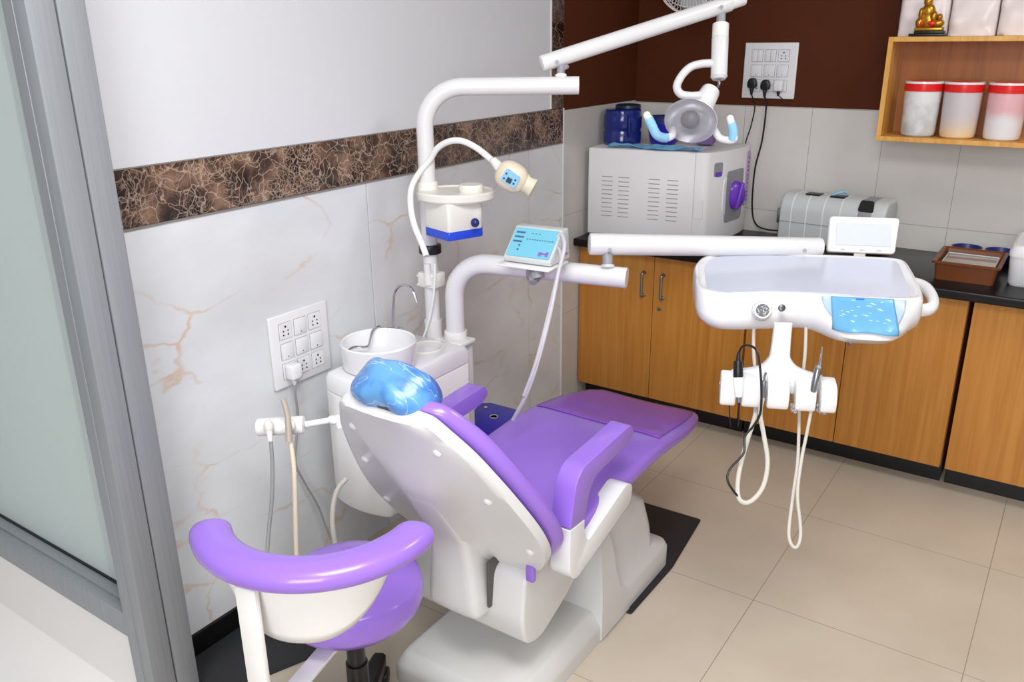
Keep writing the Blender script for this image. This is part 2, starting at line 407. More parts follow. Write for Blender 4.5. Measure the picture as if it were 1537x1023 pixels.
# back wall
bm = NB()
box(bm, XL, 2.2, YB, YB + 0.1, 0, 1.385, mi=0)
box(bm, XL, 2.2, YB - 0.001, YB + 0.1, 1.3855, 2.7, mi=1)
struct('wall_back', bm, [tile_b, paint_brown])
struct('wall_right', box(NB(), 2.2, 2.3, -1.6, 4.0, 0, 2.7), paint_white)
struct('ceiling', box(NB(), -3.4, 2.3, -1.6, 4.0, 2.7, 2.8), paint_white)
for i, (x, y, s) in enumerate([(-0.40, 0.65, 0.98), (0.35, 2.60, 0.66)]):
    t = thing('ceiling_light', ['square ceiling light panel above the foot of the room', 'square ceiling light panel above the instrument tray'][i], 'ceiling light', (x, y, 2.7))
    b_ = NB()
    for q in ((x - s / 2, x + s / 2, y - s / 2, y - s / 2 + 0.03), (x - s / 2, x + s / 2, y + s / 2 - 0.03, y + s / 2), (x - s / 2, x - s / 2 + 0.03, y - s / 2, y + s / 2), (x + s / 2 - 0.03, x + s / 2, y - s / 2, y + s / 2)):
        box(b_, *q, 2.655, 2.7, 0.002)
    build('light_frame', b_, white, t)
    build('diffuser', box(NB(), x - s / 2 + 0.03, x + s / 2 - 0.03, y - s / 2 + 0.03, y + s / 2 - 0.03, 2.685, 2.695), mat('lit_diffuser', rgb(250, 250, 250), 0.6, emis=((1, 1, 1, 1), 2.0)), t)

# glazed partition beside the wall
bm = NB()
box(bm, -1.862, -1.777, 0.930, 0.9895, 0, 2.7, 0.002, 2)
box(bm, -1.855, -1.777, 0.9935, 1.055, 0, 2.7, 0.002, 2)
box(bm, -1.8625, -1.822, 0.9285, 0.934, 0, 2.7, 0.001, 1)
box(bm, -1.86, -1.787, 0.985, 1.0, 0, 2.7, mi=1)
struct('trim_5', bm, [alu, black])
win = NB()
box(win, -3.4, -1.862, 0.932, 0.962, 0.222, 0.297, 0.002, 2)
box(win, -3.4, -1.862, 0.962, 0.992, 0.222, 0.302, 0.002, 2)
wf = struct('window_1', win, alu)
build('glass_pane', box(NB(), -3.4, -1.862, 0.998, 1.006, 0.29, 2.7), frost, wf)
build('glazing_gasket', box(NB(), -3.4, -1.862, 0.992, 0.998, 0.29, 0.306), black, wf)
struct('trim_6', box(NB(), -3.4, -1.862, 0.936, 0.99, 0, 0.222), panel_white)
struct('trim_7', box(NB(), -3.4, -1.84, -1.6, 0.9362, 0.0, 0.012), panel_white)

# ================================================================ CABINETS
units = [(-1.906, -1.100, 'honey wood double-door base cabinet against the marble wall', True),
         (-1.092, -0.286, 'honey wood double-door base cabinet behind the instrument tray', True),
         (-0.270, 0.56, 'honey wood base cabinet at the right edge under the brown tray', True)]
def handle(bm, x, z0, z1, y):
    tube(bm, [(x, y, z0), (x, y - 0.022, z0 + 0.004), (x, y - 0.026, z0 + 0.02), (x, y - 0.026, z1 - 0.02), (x, y - 0.022, z1 - 0.004), (x, y, z1)], 0.0065, 10, 4)
    for z in (z0 + 0.003, z1 - 0.003): cyl(bm, (x, y + 0.001, z), (x, y - 0.004, z), 0.009, seg=16)
for i, (x0, x1, lb, dbl) in enumerate(units):
    t = thing('base_cabinet', lb, 'cabinet', ((x0 + x1) / 2, YF + 0.02, 0), 'wooden base cabinets under the black worktop')
    build('carcass', box(NB(), x0, x1, YF + 0.022, YB - 0.004, 0.098, 0.778), wood, t)
    build('plinth', box(NB(), x0, x1, YF + 0.085, YB - 0.01, 0.0, 0.098), black, t)
    xm = (x0 + x1) / 2 if i else -1.527
    ds = [(x0 + 0.001, xm - 0.0015), (xm + 0.0015, x1 - 0.001)] if i < 2 else [(x0 + 0.001, x1 - 0.4), (x1 - 0.397, x1 - 0.001)]
    for k, (a, b_) in enumerate(ds):
        d = build('door', box(NB(), a, b_, YF, YF + 0.021, 0.098, 0.776, 0.0012, 1), wood, t)
        hx = b_ - 0.045 if k == 0 else a + 0.045
        if i < 2:
            h = NB(); handle(h, hx, 0.588, 0.70, YF); build('handle', h, steel, d)
            if k == 1:
                l = NB(); cyl(l, (hx - 0.014 if i == 0 else hx - 0.03, YF + 0.002, 0.538), (hx - 0.014 if i == 0 else hx - 0.03, YF - 0.004, 0.538), 0.009, seg=20, bev=0.001)
                build('lock', l, steel, d)
bm = box(NB(), XL + 0.001, 1.2, YF - 0.055, YB - 0.001, 0.785, 0.82, 0.006, 3)
tag(build('worktop', bm, granite), 'long black polished worktop over the wooden cabinets', 'worktop')


# ================================================================ SOCKET PLATES
def socket_plate(name, label, M, w_, modules):
    # local: x right, z up, +y out of the wall
    t = thing(name, label, 'socket plate', M @ Vector((0, 0, -w_ / 2)))
    bm = NB()
    box(bm, -w_ / 2, w_ / 2, 0.0, 0.012, -w_ / 2, w_ / 2, 0.004, 3, M=M)
    build('plate', bm, white_gloss, t)
    for c in range(3):
        for r in range(3):
            kind = modules[r][c]
            cx, cz = (c - 1) * 0.058, (1 - r) * 0.063
            b_ = NB()
            box(b_, cx - 0.025, cx + 0.025, 0.0105, 0.0128, cz - 0.026, cz + 0.026, 0.0006, 1, M=M, mi=1)
            if kind == 's':
                box(b_, cx - 0.0235, cx + 0.0235, 0.012, 0.0165, cz - 0.0245, cz + 0.0245, 0.0015, 2, M=M)
                cyl(b_, M @ Vector((cx, 0.016, cz - 0.017)), M @ Vector((cx, 0.0168, cz - 0.017)), 0.002, seg=10, mi=2)
                build('switch', b_, [white_gloss, slot_m, black], t)
            elif kind == 'd':
                for sx in (-1, 1): box(b_, cx + sx * 0.012 - 0.0113, cx + sx * 0.012 + 0.0113, 0.012, 0.0165, cz - 0.0245, cz + 0.0245, 0.0015, 2, M=M)
                build('switch', b_, [white_gloss, slot_m, black], t)
            else:
                box(b_, cx - 0.0235, cx + 0.0235, 0.012, 0.0145, cz - 0.0245, cz + 0.0245, 0.001, 1, M=M)
                for hx, hz, hr in ((0, 0.013, 0.0035), (-0.009, 0.0, 0.0025), (0.009, 0.0, 0.0025), (-0.009, -0.012, 0.0028), (0.009, -0.012, 0.0028)):
                    cyl(b_, M @ Vector((cx + hx, 0.0144, cz + hz)), M @ Vector((cx + hx, 0.0151, cz + hz)), hr, seg=12, mi=2)
                build('socket', b_, [white_gloss, slot_m, black], t)
    return t
Ml = basis((XL, 1.638, 0.812), (0, 1, 0), (1, 0, 0), (0, 0, 1))
socket_plate('socket_plate', 'white nine-module socket and switch plate on the grey marble wall', Ml, 0.228, ['ksk', 'sss', 'kkk'])
Mb = basis((-1.262, YB, 1.536), (1, 0, 0), (0, -1, 0), (0, 0, 1))
socket_plate('socket_plate', 'white socket and switch plate on the brown wall with black plugs', Mb, 0.235, ['ddk', 'sss', 'kkk'])
def plug(name, label, M, cx, cz, m, shape='round'):
    t = thing(name, label, 'plug', M @ Vector((cx, 0.0155, cz)))
    b_ = NB()
    if shape == 'round':
        prism(b_, roundpoly([(cx - 0.022, cz + 0.008), (cx - 0.012, cz + 0.030), (cx + 0.012, cz + 0.030), (cx + 0.022, cz + 0.008), (cx + 0.018, cz - 0.014), (cx - 0.018, cz - 0.014)], 0.01), 'y', 0.0155, 0.043, 0.006, M=M)
    else:
        box(b_, cx - 0.021, cx + 0.021, 0.0155, 0.05, cz - 0.022, cz + 0.026, 0.008, 3, M=M)
    build('plug_body', b_, m, t)
    b_ = NB(); cyl(b_, M @ Vector((cx, 0.03, cz - 0.012)), M @ Vector((cx, 0.03, cz - 0.042)), 0.010, 0.005, seg=16, bev=0.001)
    build('cord_sleeve', b_, m if shape == 'round' else (black if name == 'adapter' else m), t)
    return t
p1 = plug('plug', 'white plug in the bottom-left socket of the marble wall plate', Ml, -0.058, -0.064, white_gloss, 'box')
b_ = NB(); tube(b_, [Ml @ Vector((-0.058, 0.03, -0.104)), (-1.8800, 1.5760, 0.6790), (-1.8850, 1.5800, 0.5870), (-1.8900, 1.5570, 0.4580), (-1.8900, 1.5800, 0.3770), (-1.8800, 1.6220, 0.2630), (-1.8600, 1.6520, 0.1230), (-1.8200, 1.7240, -0.0010)], 0.0038, 8)
build('cord', b_, hose_g, p1)
p2 = plug('plug', 'left black plug in the brown wall plate, cord going down behind the steriliser', Mb, -0.066, -0.060, black)
b_ = NB(); tube(b_, [Mb @ Vector((-0.066, 0.03, -0.1)), (-1.3110, 3.8600, 1.3820), (-1.3220, 3.8600, 1.2950), (-1.3400, 3.8600, 1.2200), (-1.3360, 3.8500, 1.1460)], 0.0028, 8); build('cord', b_, black, p2)
p3 = plug('plug', 'second black plug in the brown wall plate with long cord to the worktop', Mb, -0.006, -0.066, black)
b_ = NB(); tube(b_, [Mb @ Vector((-0.006, 0.03, -0.106)), (-1.2610, 3.8650, 1.3840), (-1.2660, 3.8650, 1.2380), (-1.2880, 3.8650, 1.1020), (-1.2840, 3.8600, 0.9340), (-1.2580, 3.8500, 0.8600), (-1.1990, 3.8300, 0.8420), (-1.1110, 3.8000, 0.8520)], 0.0038, 8); build('cord', b_, black, p3)
p4 = plug('adapter', 'white charger adapter at the right of the two black plugs', Mb, 0.054, -0.062, white_gloss, 'box')
b_ = NB(); tube(b_, [Mb @ Vector((0.054, 0.03, -0.1)), (-1.1880, 3.8700, 1.4140), (-1.1570, 3.8720, 1.3870)], 0.002, 8); build('cord', b_, black, p4)

# ================================================================ DENTAL UNIT
ux0, ux1, uy0, uy1 = -1.795, -1.562, 1.62, 2.035
t = thing('dental_unit', 'white dental unit cabinet with round spittoon bowl, posts and arms beside the marble wall', 'dental unit', (-1.68, 1.83, 0))
DU = t
# body: curved front, rounded underside
def unit_ring(z, ins=0.0, bow=0.02, n=7):
    pts = []
    x0, x1, y0, y1 = ux0 + ins, ux1 - ins, uy0 + ins, uy1 - ins
    for k in range(n + 1):
        u = k / n; pts.append((x0 + (x1 - x0) * u, y0 - bow * math.sin(PI * u)))
    pts += [(x1, y1), (x0, y1)]
    rp = roundpoly(pts, [0.02] + [0.0] * (n - 1) + [0.02, 0.012, 0.012], 4)
    return [Vector((p.x, p.y, z)) for p in rp]
bm = NB()
loft(bm, [unit_ring(0.322, 0.012), unit_ring(0.326, 0.004), unit_ring(0.335, 0.0), unit_ring(0.694, 0.0), unit_ring(0.697, 0.002)])
build('cabinet_body', bm, white, t)
bm = NB()
loft(bm, [unit_ring(0.6975, 0.004), unit_ring(0.700, 0.0), unit_ring(0.738, 0.0), unit_ring(0.750, 0.006), unit_ring(0.756, 0.018)])
build('top_cover', bm, white_gloss, t)
# recess ring and drain beside the bowl
bm = NB()
tube(bm, catmull([(-1.665 + 0.052 * math.cos(a), 1.945 + 0.058 * math.sin(a), 0.7565) for a in [k * PI / 6 for k in range(12)]], 4, True) + [Vector((-1.613, 1.945, 0.7565))], 0.003, 8, smooth=False)
cyl(bm, (-1.66, 1.945, 0.755), (-1.66, 1.945, 0.758), 0.006, seg=16)
build('cup_recess', bm, cream, t)
# bowl
bc = (-1.683, 1.745)
bm = NB()
lathe(bm, [(0.001, 0.757), (0.100, 0.757), (0.108, 0.761), (0.111, 0.770), (0.1135, 0.812), (0.114, 0.834), (0.111, 0.838), (0.107, 0.835), (0.105, 0.800), (0.097, 0.783), (0.05, 0.777), (0.001, 0.775)], (bc[0], bc[1], 0), 56)
build('spittoon_bowl', bm, white_gloss, t)
bm = NB(); tube(bm, [(-1.70, 1.875, 0.757), (-1.70, 1.875, 0.83), (-1.7570, 1.8500, 0.8300), (-1.7600, 1.8300, 0.8410), (-1.7580, 1.8000, 0.8350), (-1.7490, 1.7800, 0.8190), (-1.7400, 1.7600, 0.8030), (-1.7430, 1.7400, 0.8040), (-1.7600, 1.7200, 0.8070), (-1.7580, 1.6900, 0.8060), (-1.7580, 1.6750, 0.8000)], 0.0045, 10)
build('bowl_rinse_spout', bm, chrome, t)
bm = NB(); fx = Vector((-1.8430, 1.9850, 0.7650)); tube(bm, [(fx.x, fx.y, 0.757), (fx.x, fx.y, fx.z + 0.02), (-1.8380, 1.9850, 0.8410), (-1.8270, 1.9850, 0.9000), (-1.7970, 1.9800, 0.9310), (-1.7570, 1.9700, 0.9420), (-1.7240, 1.9600, 0.9300), (-1.7050, 1.9550, 0.8960)], 0.0045, 10)
build('cup_filler_spout', bm, chrome, t)
# lamp post
px_, py_ = -1.742, 2.075
bm = NB()
cyl(bm, (px_, py_, 0.36), (px_, py_, 0.80), 0.030, seg=32)
cyl(bm, (px_, py_, 0.80), (px_, py_, 1.08), 0.0245, seg=32)
tube(bm, fillet([(px_, py_, 1.08), (px_, py_, 1.547), (-1.3356, 2.3214, 1.5489)], 0.12), 0.0265, 28, smooth=False)
build('lamp_post', bm, pipe_white, t)
bm = NB(); box(bm, px_ - 0.036, px_ + 0.036, py_ - 0.03, py_ + 0.03, 0.915, 0.965, 0.006)
for s in (-1, 1):
    for z in (0.925, 0.955): cyl(bm, (px_ + s * 0.031, py_ - 0.034, z), (px_ + s * 0.031, py_ - 0.028, z), 0.004, seg=10)
build('post_clamp', bm, cream, t)
# tray arm
bm = NB()
ax_, ay_ = -1.655, 2.085
tube(bm, fillet([(ax_, ay_, 0.36), (ax_, ay_, 1.012), (-1.1136, 2.2454, 0.9965)], 0.115), 0.0315, 30, smooth=False)
build('tray_arm_post', bm, pipe_white, t)
bm = NB(); box(bm, -1.63, -1.585, 2.02, 2.10, 0.742, 0.757, 0.004); cyl(bm, (ax_, ay_, 0.74), (ax_, ay_, 0.775), 0.038, seg=28, bev=0.003)
box(bm, -1.78, -1.60, 2.03, 2.11, 0.40, 0.74, 0.01)
build('post_base', bm, white, t)
bm = NB(); tube(bm, [(-1.5276, 1.4251, 0.5642), (-1.5300, 1.3873, 0.5404), (-1.5134, 1.3504, 0.4887), (-1.4945, 1.3340, 0.4216), (-1.4848, 1.3414, 0.3052)], 0.007, 10)
build('waste_hose', bm, hose_m, t)
bm = NB(); cyl(bm, (px_ + 0.01, py_ - 0.03, 1.0), (px_ + 0.01, py_ - 0.03, 0.93), 0.011, seg=12)
tube(bm, [(-1.6950, 2.0400, 1.0080), (-1.7020, 2.0400, 0.9290), (-1.7120, 2.0350, 0.8600), (-1.7320, 2.0300, 0.7890), (-1.7490, 2.0300, 0.7510)], 0.004, 8)
build('feed_hose', bm, white, t)

tag(build('cable_strap', cyl(NB(), (px_, py_, 1.028), (px_, py_, 1.058), 0.037, seg=24, bev=0.004), black), 'black fabric strap wrapped round the white lamp post', 'strap')

# ================================================================ POLE SHELF WITH BLUE DRAWER
t = thing('post_shelf', 'white oval shelf with boxed light-blue-edged drawer clamped to the lamp post', 'shelf', (-1.63, 2.085, 1.1))
t['label'] = 'white oval shelf box with bright blue bottom clamped on the lamp post'
Ms = rot_at((-1.635, 2.085, 1.2), 'Z', 32)
bm = NB(); lathe(bm, [(0.001, 1.213), (0.115, 1.213), (0.121, 1.219), (0.122, 1.236), (0.117, 1.241), (0.112, 1.237), (0.001, 1.236)], (-1.635, 2.085, 0), 48, sx=1.0, sy=0.84, M=Ms)
build('shelf_plate', bm, cream, t)
def pent(s): return roundpoly([(-1.712 , 2.02), (-1.59, 1.985), (-1.548, 2.10), (-1.60, 2.17), (-1.71, 2.14)], 0.012)
bm = NB(); prism(bm, pent(0), 'z', 1.128, 1.213, 0.003); build('drawer_housing', bm, cream, t)
bm = NB(); prism(bm, [((p.x + 1.635) * 1.02 - 1.635, (p.y - 2.085) * 1.02 + 2.085) for p in pent(0)], 'z', 1.102, 1.129, 0.003); d_ = build('drawer', bm, blue_tr, t)
k0 = Vector((-1.5380, 2.0500, 1.1550)); bm = NB(); ell(bm, k0, 0.014, 0.012, 0.014); build('knob', bm, navy, d_)
bm = NB(); lathe(bm, [(0.001, 1.236), (0.036, 1.236), (0.038, 1.240), (0.038, 1.254), (0.035, 1.260), (0.001, 1.260)], (-6.0300, 7.9760, 0.0000), 36)
bm.free()
c_ = Vector((-1.5880, 2.1010, 1.2450)); bm = NB(); lathe(bm, [(0.001, 1.236), (0.036, 1.236), (0.038, 1.240), (0.038, 1.256), (0.035, 1.261), (0.001, 1.261)], (c_.x, c_.y, 0), 36)
build('round_lid', bm, cream, t)
bm = NB(); cyl(bm, (px_, py_, 1.20), (px_, py_, 1.262), 0.033, seg=28, bev=0.003); box(bm, px_ - 0.042, px_, py_ - 0.012, py_ + 0.012, 1.215, 1.25, 0.003)
build('clamp_collar', bm, cream, t)

# ================================================================ WHITENING LAMP
t = thing('whitening_lamp', 'beige hand-held lamp head on a curved white gooseneck fixed to the lamp post', 'lamp', (-1.4162, 2.0804, 1.3004))
bm = NB(); tube(bm, [(-1.6231, 1.9144, 1.0680), (-1.6482, 1.9249, 1.1019), (-1.6859, 1.9361, 1.1572), (-1.7186, 1.9629, 1.2109), (-1.7379, 1.9950, 1.2557), (-1.7388, 2.0373, 1.2952), (-1.7134, 2.0577, 1.3315), (-1.6802, 2.0586, 1.3700), (-1.6344, 2.0611, 1.3924), (-1.5885, 2.0676, 1.3943), (-1.5358, 2.0698, 1.3755), (-1.4832, 2.0672, 1.3460)], 0.0095, 14)
build('gooseneck', bm, white, t)
h0, h1 = Vector((-1.4799, 2.0694, 1.3459)), Vector((-1.4495, 2.0666, 1.3211))
bm = NB(); cyl(bm, h0, h1, 0.012, 0.016, seg=20, bev=0.001); build('neck_joint', bm, cream, t)
hx = (Vector((-1.3786, 2.0946, 1.2740)) - Vector((-1.4612, 2.0594, 1.3231))).normalized(); hn = -Vector((CM[0][2], CM[1][2], CM[2][2])); hn = Vector((-0.40, -0.86, 0.32)).normalized()
hn = (hn - hx * hn.dot(hx)).normalized(); hy = hn.cross(hx).normalized()
Mh = basis(Vector((-1.4195, 2.0781, 1.3004)), hx, hy, hn)
bm = NB(); ell(bm, (0, 0, 0), 0.050, 0.044, 0.034, M=Mh, e=0.85); build('lamp_head', bm, beige, t)
bm = NB(); loft(bm, [[Mh @ Vector((x, r * 1.0 * math.cos(a) , r * 0.8 * math.sin(a) - 0.006)) for a in [2 * PI * k / 24 for k in range(24)]] for x, r in ((0.03, 0.033), (0.052, 0.026), (0.058, 0.027), (0.072, 0.03), (0.074, 0.026))])
build('nozzle', bm, beige, t)
bm = NB(); loft(bm, [[Mh @ Vector((p.x + 0.003, p.y + 0.003, z)) for p in roundpoly([(-0.026, -0.016), (0.024, -0.020), (0.026, 0.018), (-0.022, 0.024)], 0.008)] for z in (0.027, 0.0352)])
pp = build('control_panel', bm, mat('blue_keypad_film', rgb(140, 196, 230), 0.35), t)
bm = NB(); box(bm, -0.006, 0.01, -0.010, 0.006, 0.035, 0.0362, M=Mh); 
for q in ((-0.014, -0.004), (0.018, -0.004), (0.018, 0.008), (-0.014, 0.012)): cyl(bm, Mh @ Vector((q[0], q[1], 0.035)), Mh @ Vector((q[0], q[1], 0.0364)), 0.003, seg=12)
build('display_window', bm, mat('dark_display', rgb(60, 70, 86), 0.3), pp)

# ================================================================ ULTRASONIC SCALER ON THE ARM
t = thing('scaler_unit', 'small white control box with light blue screen mounted on the lower arm', 'control box', (-1.34, 2.1, 1.03))
bm = NB(); box(bm, -1.433, -1.255, 2.008, 2.14, 1.046, 1.053, 0.003, 2, M=rot_at((-1.34, 2.07, 1.05), 'Z', 4)); build('mounting_shelf', bm, white, t)
poly = roundpoly([(2.036, 1.056), (2.030, 1.070), (2.112, 1.150), (2.150, 1.150), (2.160, 1.056)], 0.005)
bm = NB(); prism(bm, poly, 'x', -1.420, -1.262, 0.004, M=rot_at((-1.34, 2.07, 1.05), 'Z', 4)); build('housing', bm, lgrey, t)
fd = Vector((0, 0.082, 0.080)).normalized(); fn = Vector((0, -0.080, 0.082)).normalized()
Mf = rot_at((-1.34, 2.07, 1.05), 'Z', 4) @ basis(Vector((-1.341, 2.071, 1.110)) + fn * 0.0005, (1, 0, 0), fd, fn)
bm = NB(); loft(bm, [[Mf @ Vector((p.x, p.y, z)) for p in roundpoly([(-0.073, -0.050), (0.073, -0.050), (0.073, 0.050), (-0.073, 0.050)], 0.006)] for z in (-0.002, 0.0022)])
sc_ = build('screen', bm, screen_blue, t)
bm = NB()
for k in range(3): box(bm, -0.066, -0.036, 0.030 - k * 0.016, 0.036 - k * 0.016, 0.002, 0.0028, M=Mf)
for k in range(11): box(bm, -0.024 + k * 0.0085, -0.019 + k * 0.0085, 0.010, 0.013, 0.002, 0.0028, M=Mf)
for k in range(3): box(bm, -0.014 + k * 0.012, -0.008 + k * 0.012, 0.032, 0.034, 0.002, 0.0028, M=Mf)
for k in range(2): cyl(bm, Mf @ Vector((-0.04, -0.012 - k * 0.015, 0.002)), Mf @ Vector((-0.04, -0.012 - k * 0.015, 0.0028)), 0.0035, seg=12)
build('screen_markings', bm, mat('ink_blue', rgb(70, 100, 130), 0.5), sc_)
bm = NB(); box(bm, 0.032, 0.044, -0.042, -0.028, 0.002, 0.0028, M=Mf); box(bm, 0.040, 0.060, -0.036, -0.030, 0.002, 0.0028, M=Mf); box(bm, 0.056, 0.066, -0.042, -0.026, 0.002, 0.0028, M=Mf)
build('screen_picture', bm, mat('ink_violet', rgb(140, 110, 190), 0.5), sc_)
bm = NB(); cyl(bm, (-1.3066, 2.0404, 1.0366), (-1.2997, 2.0370, 1.0181), 0.02, seg=20); cyl(bm, (-1.3258, 2.0484, 1.0259), (-1.3102, 2.0242, 1.0052), 0.012, seg=16)
tube(bm, [Vector((-1.3594, 2.1116, 1.0170)) + Vector((0.0, 0.036 * math.cos(a), 0.036 * math.sin(a))) for a in [k * PI / 8 for k in range(17)]], 0.008, 10, 2)
build('arm_clamp', bm, grey_p, t)
bm = NB()
tube(bm, [(-1.2964, 2.0944, 1.0852), (-1.2779, 2.0978, 1.1231), (-1.2611, 2.1039, 1.1400), (-1.2374, 2.0802, 1.1077), (-1.2334, 2.0410, 1.0410), (-1.2214, 1.9785, 0.9380), (-1.2254, 1.9207, 0.8118), (-1.2459, 1.8881, 0.7102), (-1.2851, 1.8753, 0.6242)], 0.006, 10)
tube(bm, [(-1.2876, 2.0955, 1.0739), (-1.2620, 2.0871, 1.1032), (-1.2383, 2.0637, 1.0712), (-1.2320, 2.0242, 1.0151), (-1.2258, 1.9676, 0.9200), (-1.2275, 1.9097, 0.8047), (-1.2491, 1.8788, 0.7086)], 0.005, 10)
build('hose', bm, mat('pale_grey_hose', rgb(196, 192, 200), 0.4), t)
bm = NB(); cyl(bm, (-1.2775, 2.1202, 1.1147), (-1.2634, 2.1196, 1.1206), 0.010, seg=16); cyl(bm, (-1.2563, 2.1200, 1.0809), (-1.2445, 2.1077, 1.0931), 0.006, seg=12)
build('side_connector', bm, grey_p, t)

# ================================================================ OPERATING LIGHT
t = thing('operating_light', 'round clear-fronted dental operating light hanging from the upper white arm', 'dental light', (-1.4013, 2.2932, 1.5875))
a0, a1 = Vector((-1.4424, 2.2751, 1.6107)), Vector((-1.0079, 2.7819, 1.7943))
ad = (a1 - a0).normalized()
bm = NB(); cyl(bm, a0, a0 + ad * (a1 - a0).length * 0.93, 0.0245, 0.0245, seg=32, bev=0.004); cyl(bm, a0 + ad * (a1 - a0).length * 0.9, a1, 0.021, 0.020, seg=28, bev=0.004)
build('spring_arm', bm, pipe_white, t)
bm = NB(); cyl(bm, (-1.3982, 2.3187, 1.6117), (-1.3904, 2.3066, 1.5717), 0.0125, seg=20); cyl(bm, (-1.3651, 2.2990, 1.6030), (-1.3643, 2.2860, 1.6016), 0.007, seg=12)
build('arm_pivot', bm, grey_p, t)
bm = NB(); cyl(bm, (-1.3919, 2.3089, 1.5793), (-1.3897, 2.3055, 1.5679), 0.018, seg=20, bev=0.002); build('pivot_collar', bm, white, t)
build('arm_screw', cyl(NB(), (-1.4035, 2.3041, 1.6159), (-1.3870, 2.2771, 1.6168), 0.0055, seg=14), grey_p, t)
build('arm_screw', cyl(NB(), (-1.0542, 2.7141, 1.7707), (-1.0442, 2.6884, 1.7700), 0.0055, seg=14), grey_p, t)
HP = [Vector((-1.0582, 2.7244, 1.7710)), Vector((-1.0500, 2.7077, 1.7200)), Vector((-1.0438, 2.6941, 1.6788)), Vector((-1.0251, 2.6572, 1.5650)), Vector((-1.0242, 2.6518, 1.5512))]
bm = NB(); cyl(bm, HP[0], HP[1], 0.014, seg=24); build('swivel_joint', bm, grey_p, t)
bm = NB(); cyl(bm, HP[1], HP[2], 0.0255, seg=28, bev=0.002); build('swivel_collar', bm, cream, t)
bm = NB(); cyl(bm, HP[2], HP[3], 0.0265, 0.0255, seg=28, bev=0.002); cyl(bm, HP[3], Vector((-1.0236, 2.6548, 1.5571)), 0.0265, 0.02, seg=28)
build('drop_tube', bm, pipe_white, t)
bm = NB(); tube(bm, [(-1.0240, 2.6554, 1.5591), (-1.0206, 2.6500, 1.5414), (-1.0226, 2.6300, 1.5284)], 0.005, 10); build('ball_link', bm, steel, t)
bm = NB(); tube(bm, [(-1.0517, 2.6562, 1.6045), (-1.0749, 2.6268, 1.6032), (-1.0963, 2.5953, 1.5941), (-1.1094, 2.5627, 1.5695), (-1.1111, 2.5354, 1.5392), (-1.0926, 2.5262, 1.5184), (-1.0677, 2.5406, 1.5123), (-1.0410, 2.5596, 1.5139)], 0.0125, 16, 6)
build('loop_handle', bm, pipe_white, t)
bm = NB(); cyl(bm, (-1.0330, 2.6230, 1.5285), (-1.0438, 2.5634, 1.4680), 0.030, 0.036, seg=28, bev=0.008); build('lamp_housing', bm, white_gloss, t)
# dish, facing the patient side
dc = Vector((-1.0373, 2.4796, 1.4430)); dn = (Vector((0.12, -0.97, -0.14))).normalized()
dx = dn.cross(Vector((0, 0, 1))).normalized(); dy = dx.cross(dn).normalized()
Md = basis(dc, dx, dy, dn)
bm = NB(); lathe(bm, [(0.02, -0.062), (0.05, -0.052), (0.072, -0.030), (0.082, -0.004), (0.080, -0.003), (0.070, -0.028), (0.048, -0.048), (0.02, -0.056)], (0, 0, 0), 40, sy=0.82, M=Md)
rf = build('reflector', bm, reflector, t)
bm = NB(); lathe(bm, [(0.002, 0.024), (0.04, 0.021), (0.066, 0.012), (0.083, -0.004), (0.080, -0.006), (0.064, 0.008), (0.04, 0.017), (0.002, 0.020)], (0, 0, 0), 40, sy=0.82, M=Md)
build('clear_cover', bm, cover_m, t)
bm = NB(); ell(bm, (0.004, 0.002, -0.012), 0.030, 0.028, 0.022, M=Md)
bsh = build('bulb_shield', bm, mat('bulb_shield_grey', rgb(84, 82, 88), 0.4, metal=0.0), t)
build('shield_ridge', box(NB(), -0.003, 0.003, -0.016, 0.018, -0.004, 0.004, 0.001, M=Md), lgrey, bsh)
bm = NB(); tube(bm, [Md @ Vector((0.064, -0.036, -0.035)), (-1.0717, 2.4257, 1.4030), (-1.0793, 2.3810, 1.4010), (-1.0892, 2.3544, 1.4146), (-1.1012, 2.3451, 1.4417), (-1.1131, 2.3358, 1.4686)], 0.0115, 14, 6); ell(bm, (-1.1131, 2.3358, 1.4686), 0.0115, 0.0115, 0.0115, seg=16)
lh = build('grip_handle', bm, white, t)
bm = NB(); tube(bm, [(-1.0754, 2.3960, 1.3998), (-1.0817, 2.3765, 1.4033), (-1.0892, 2.3544, 1.4146), (-1.1012, 2.3451, 1.4417), (-1.1107, 2.3404, 1.4607)], 0.0137, 14, 6); build('handle_sleeve', bm, sky, lh)
bm = NB(); tube(bm, [Md @ Vector((-0.064, -0.028, -0.035)), (-0.9626, 2.5354, 1.3943), (-0.9373, 2.5369, 1.3876), (-0.9190, 2.5378, 1.3905), (-0.9195, 2.5342, 1.4124), (-0.9315, 2.5300, 1.4512)], 0.0115, 14, 6); ell(bm, (-0.9315, 2.5300, 1.4512), 0.0115, 0.0115, 0.0115, seg=16)
rh = build('grip_handle', bm, white, t)
bm = NB(); tube(bm, [(-0.9227, 2.5369, 1.3884), (-0.9195, 2.5363, 1.4024), (-0.9223, 2.5335, 1.4241), (-0.9279, 2.5313, 1.4396)], 0.0137, 14, 6); build('handle_sleeve', bm, sky, rh)

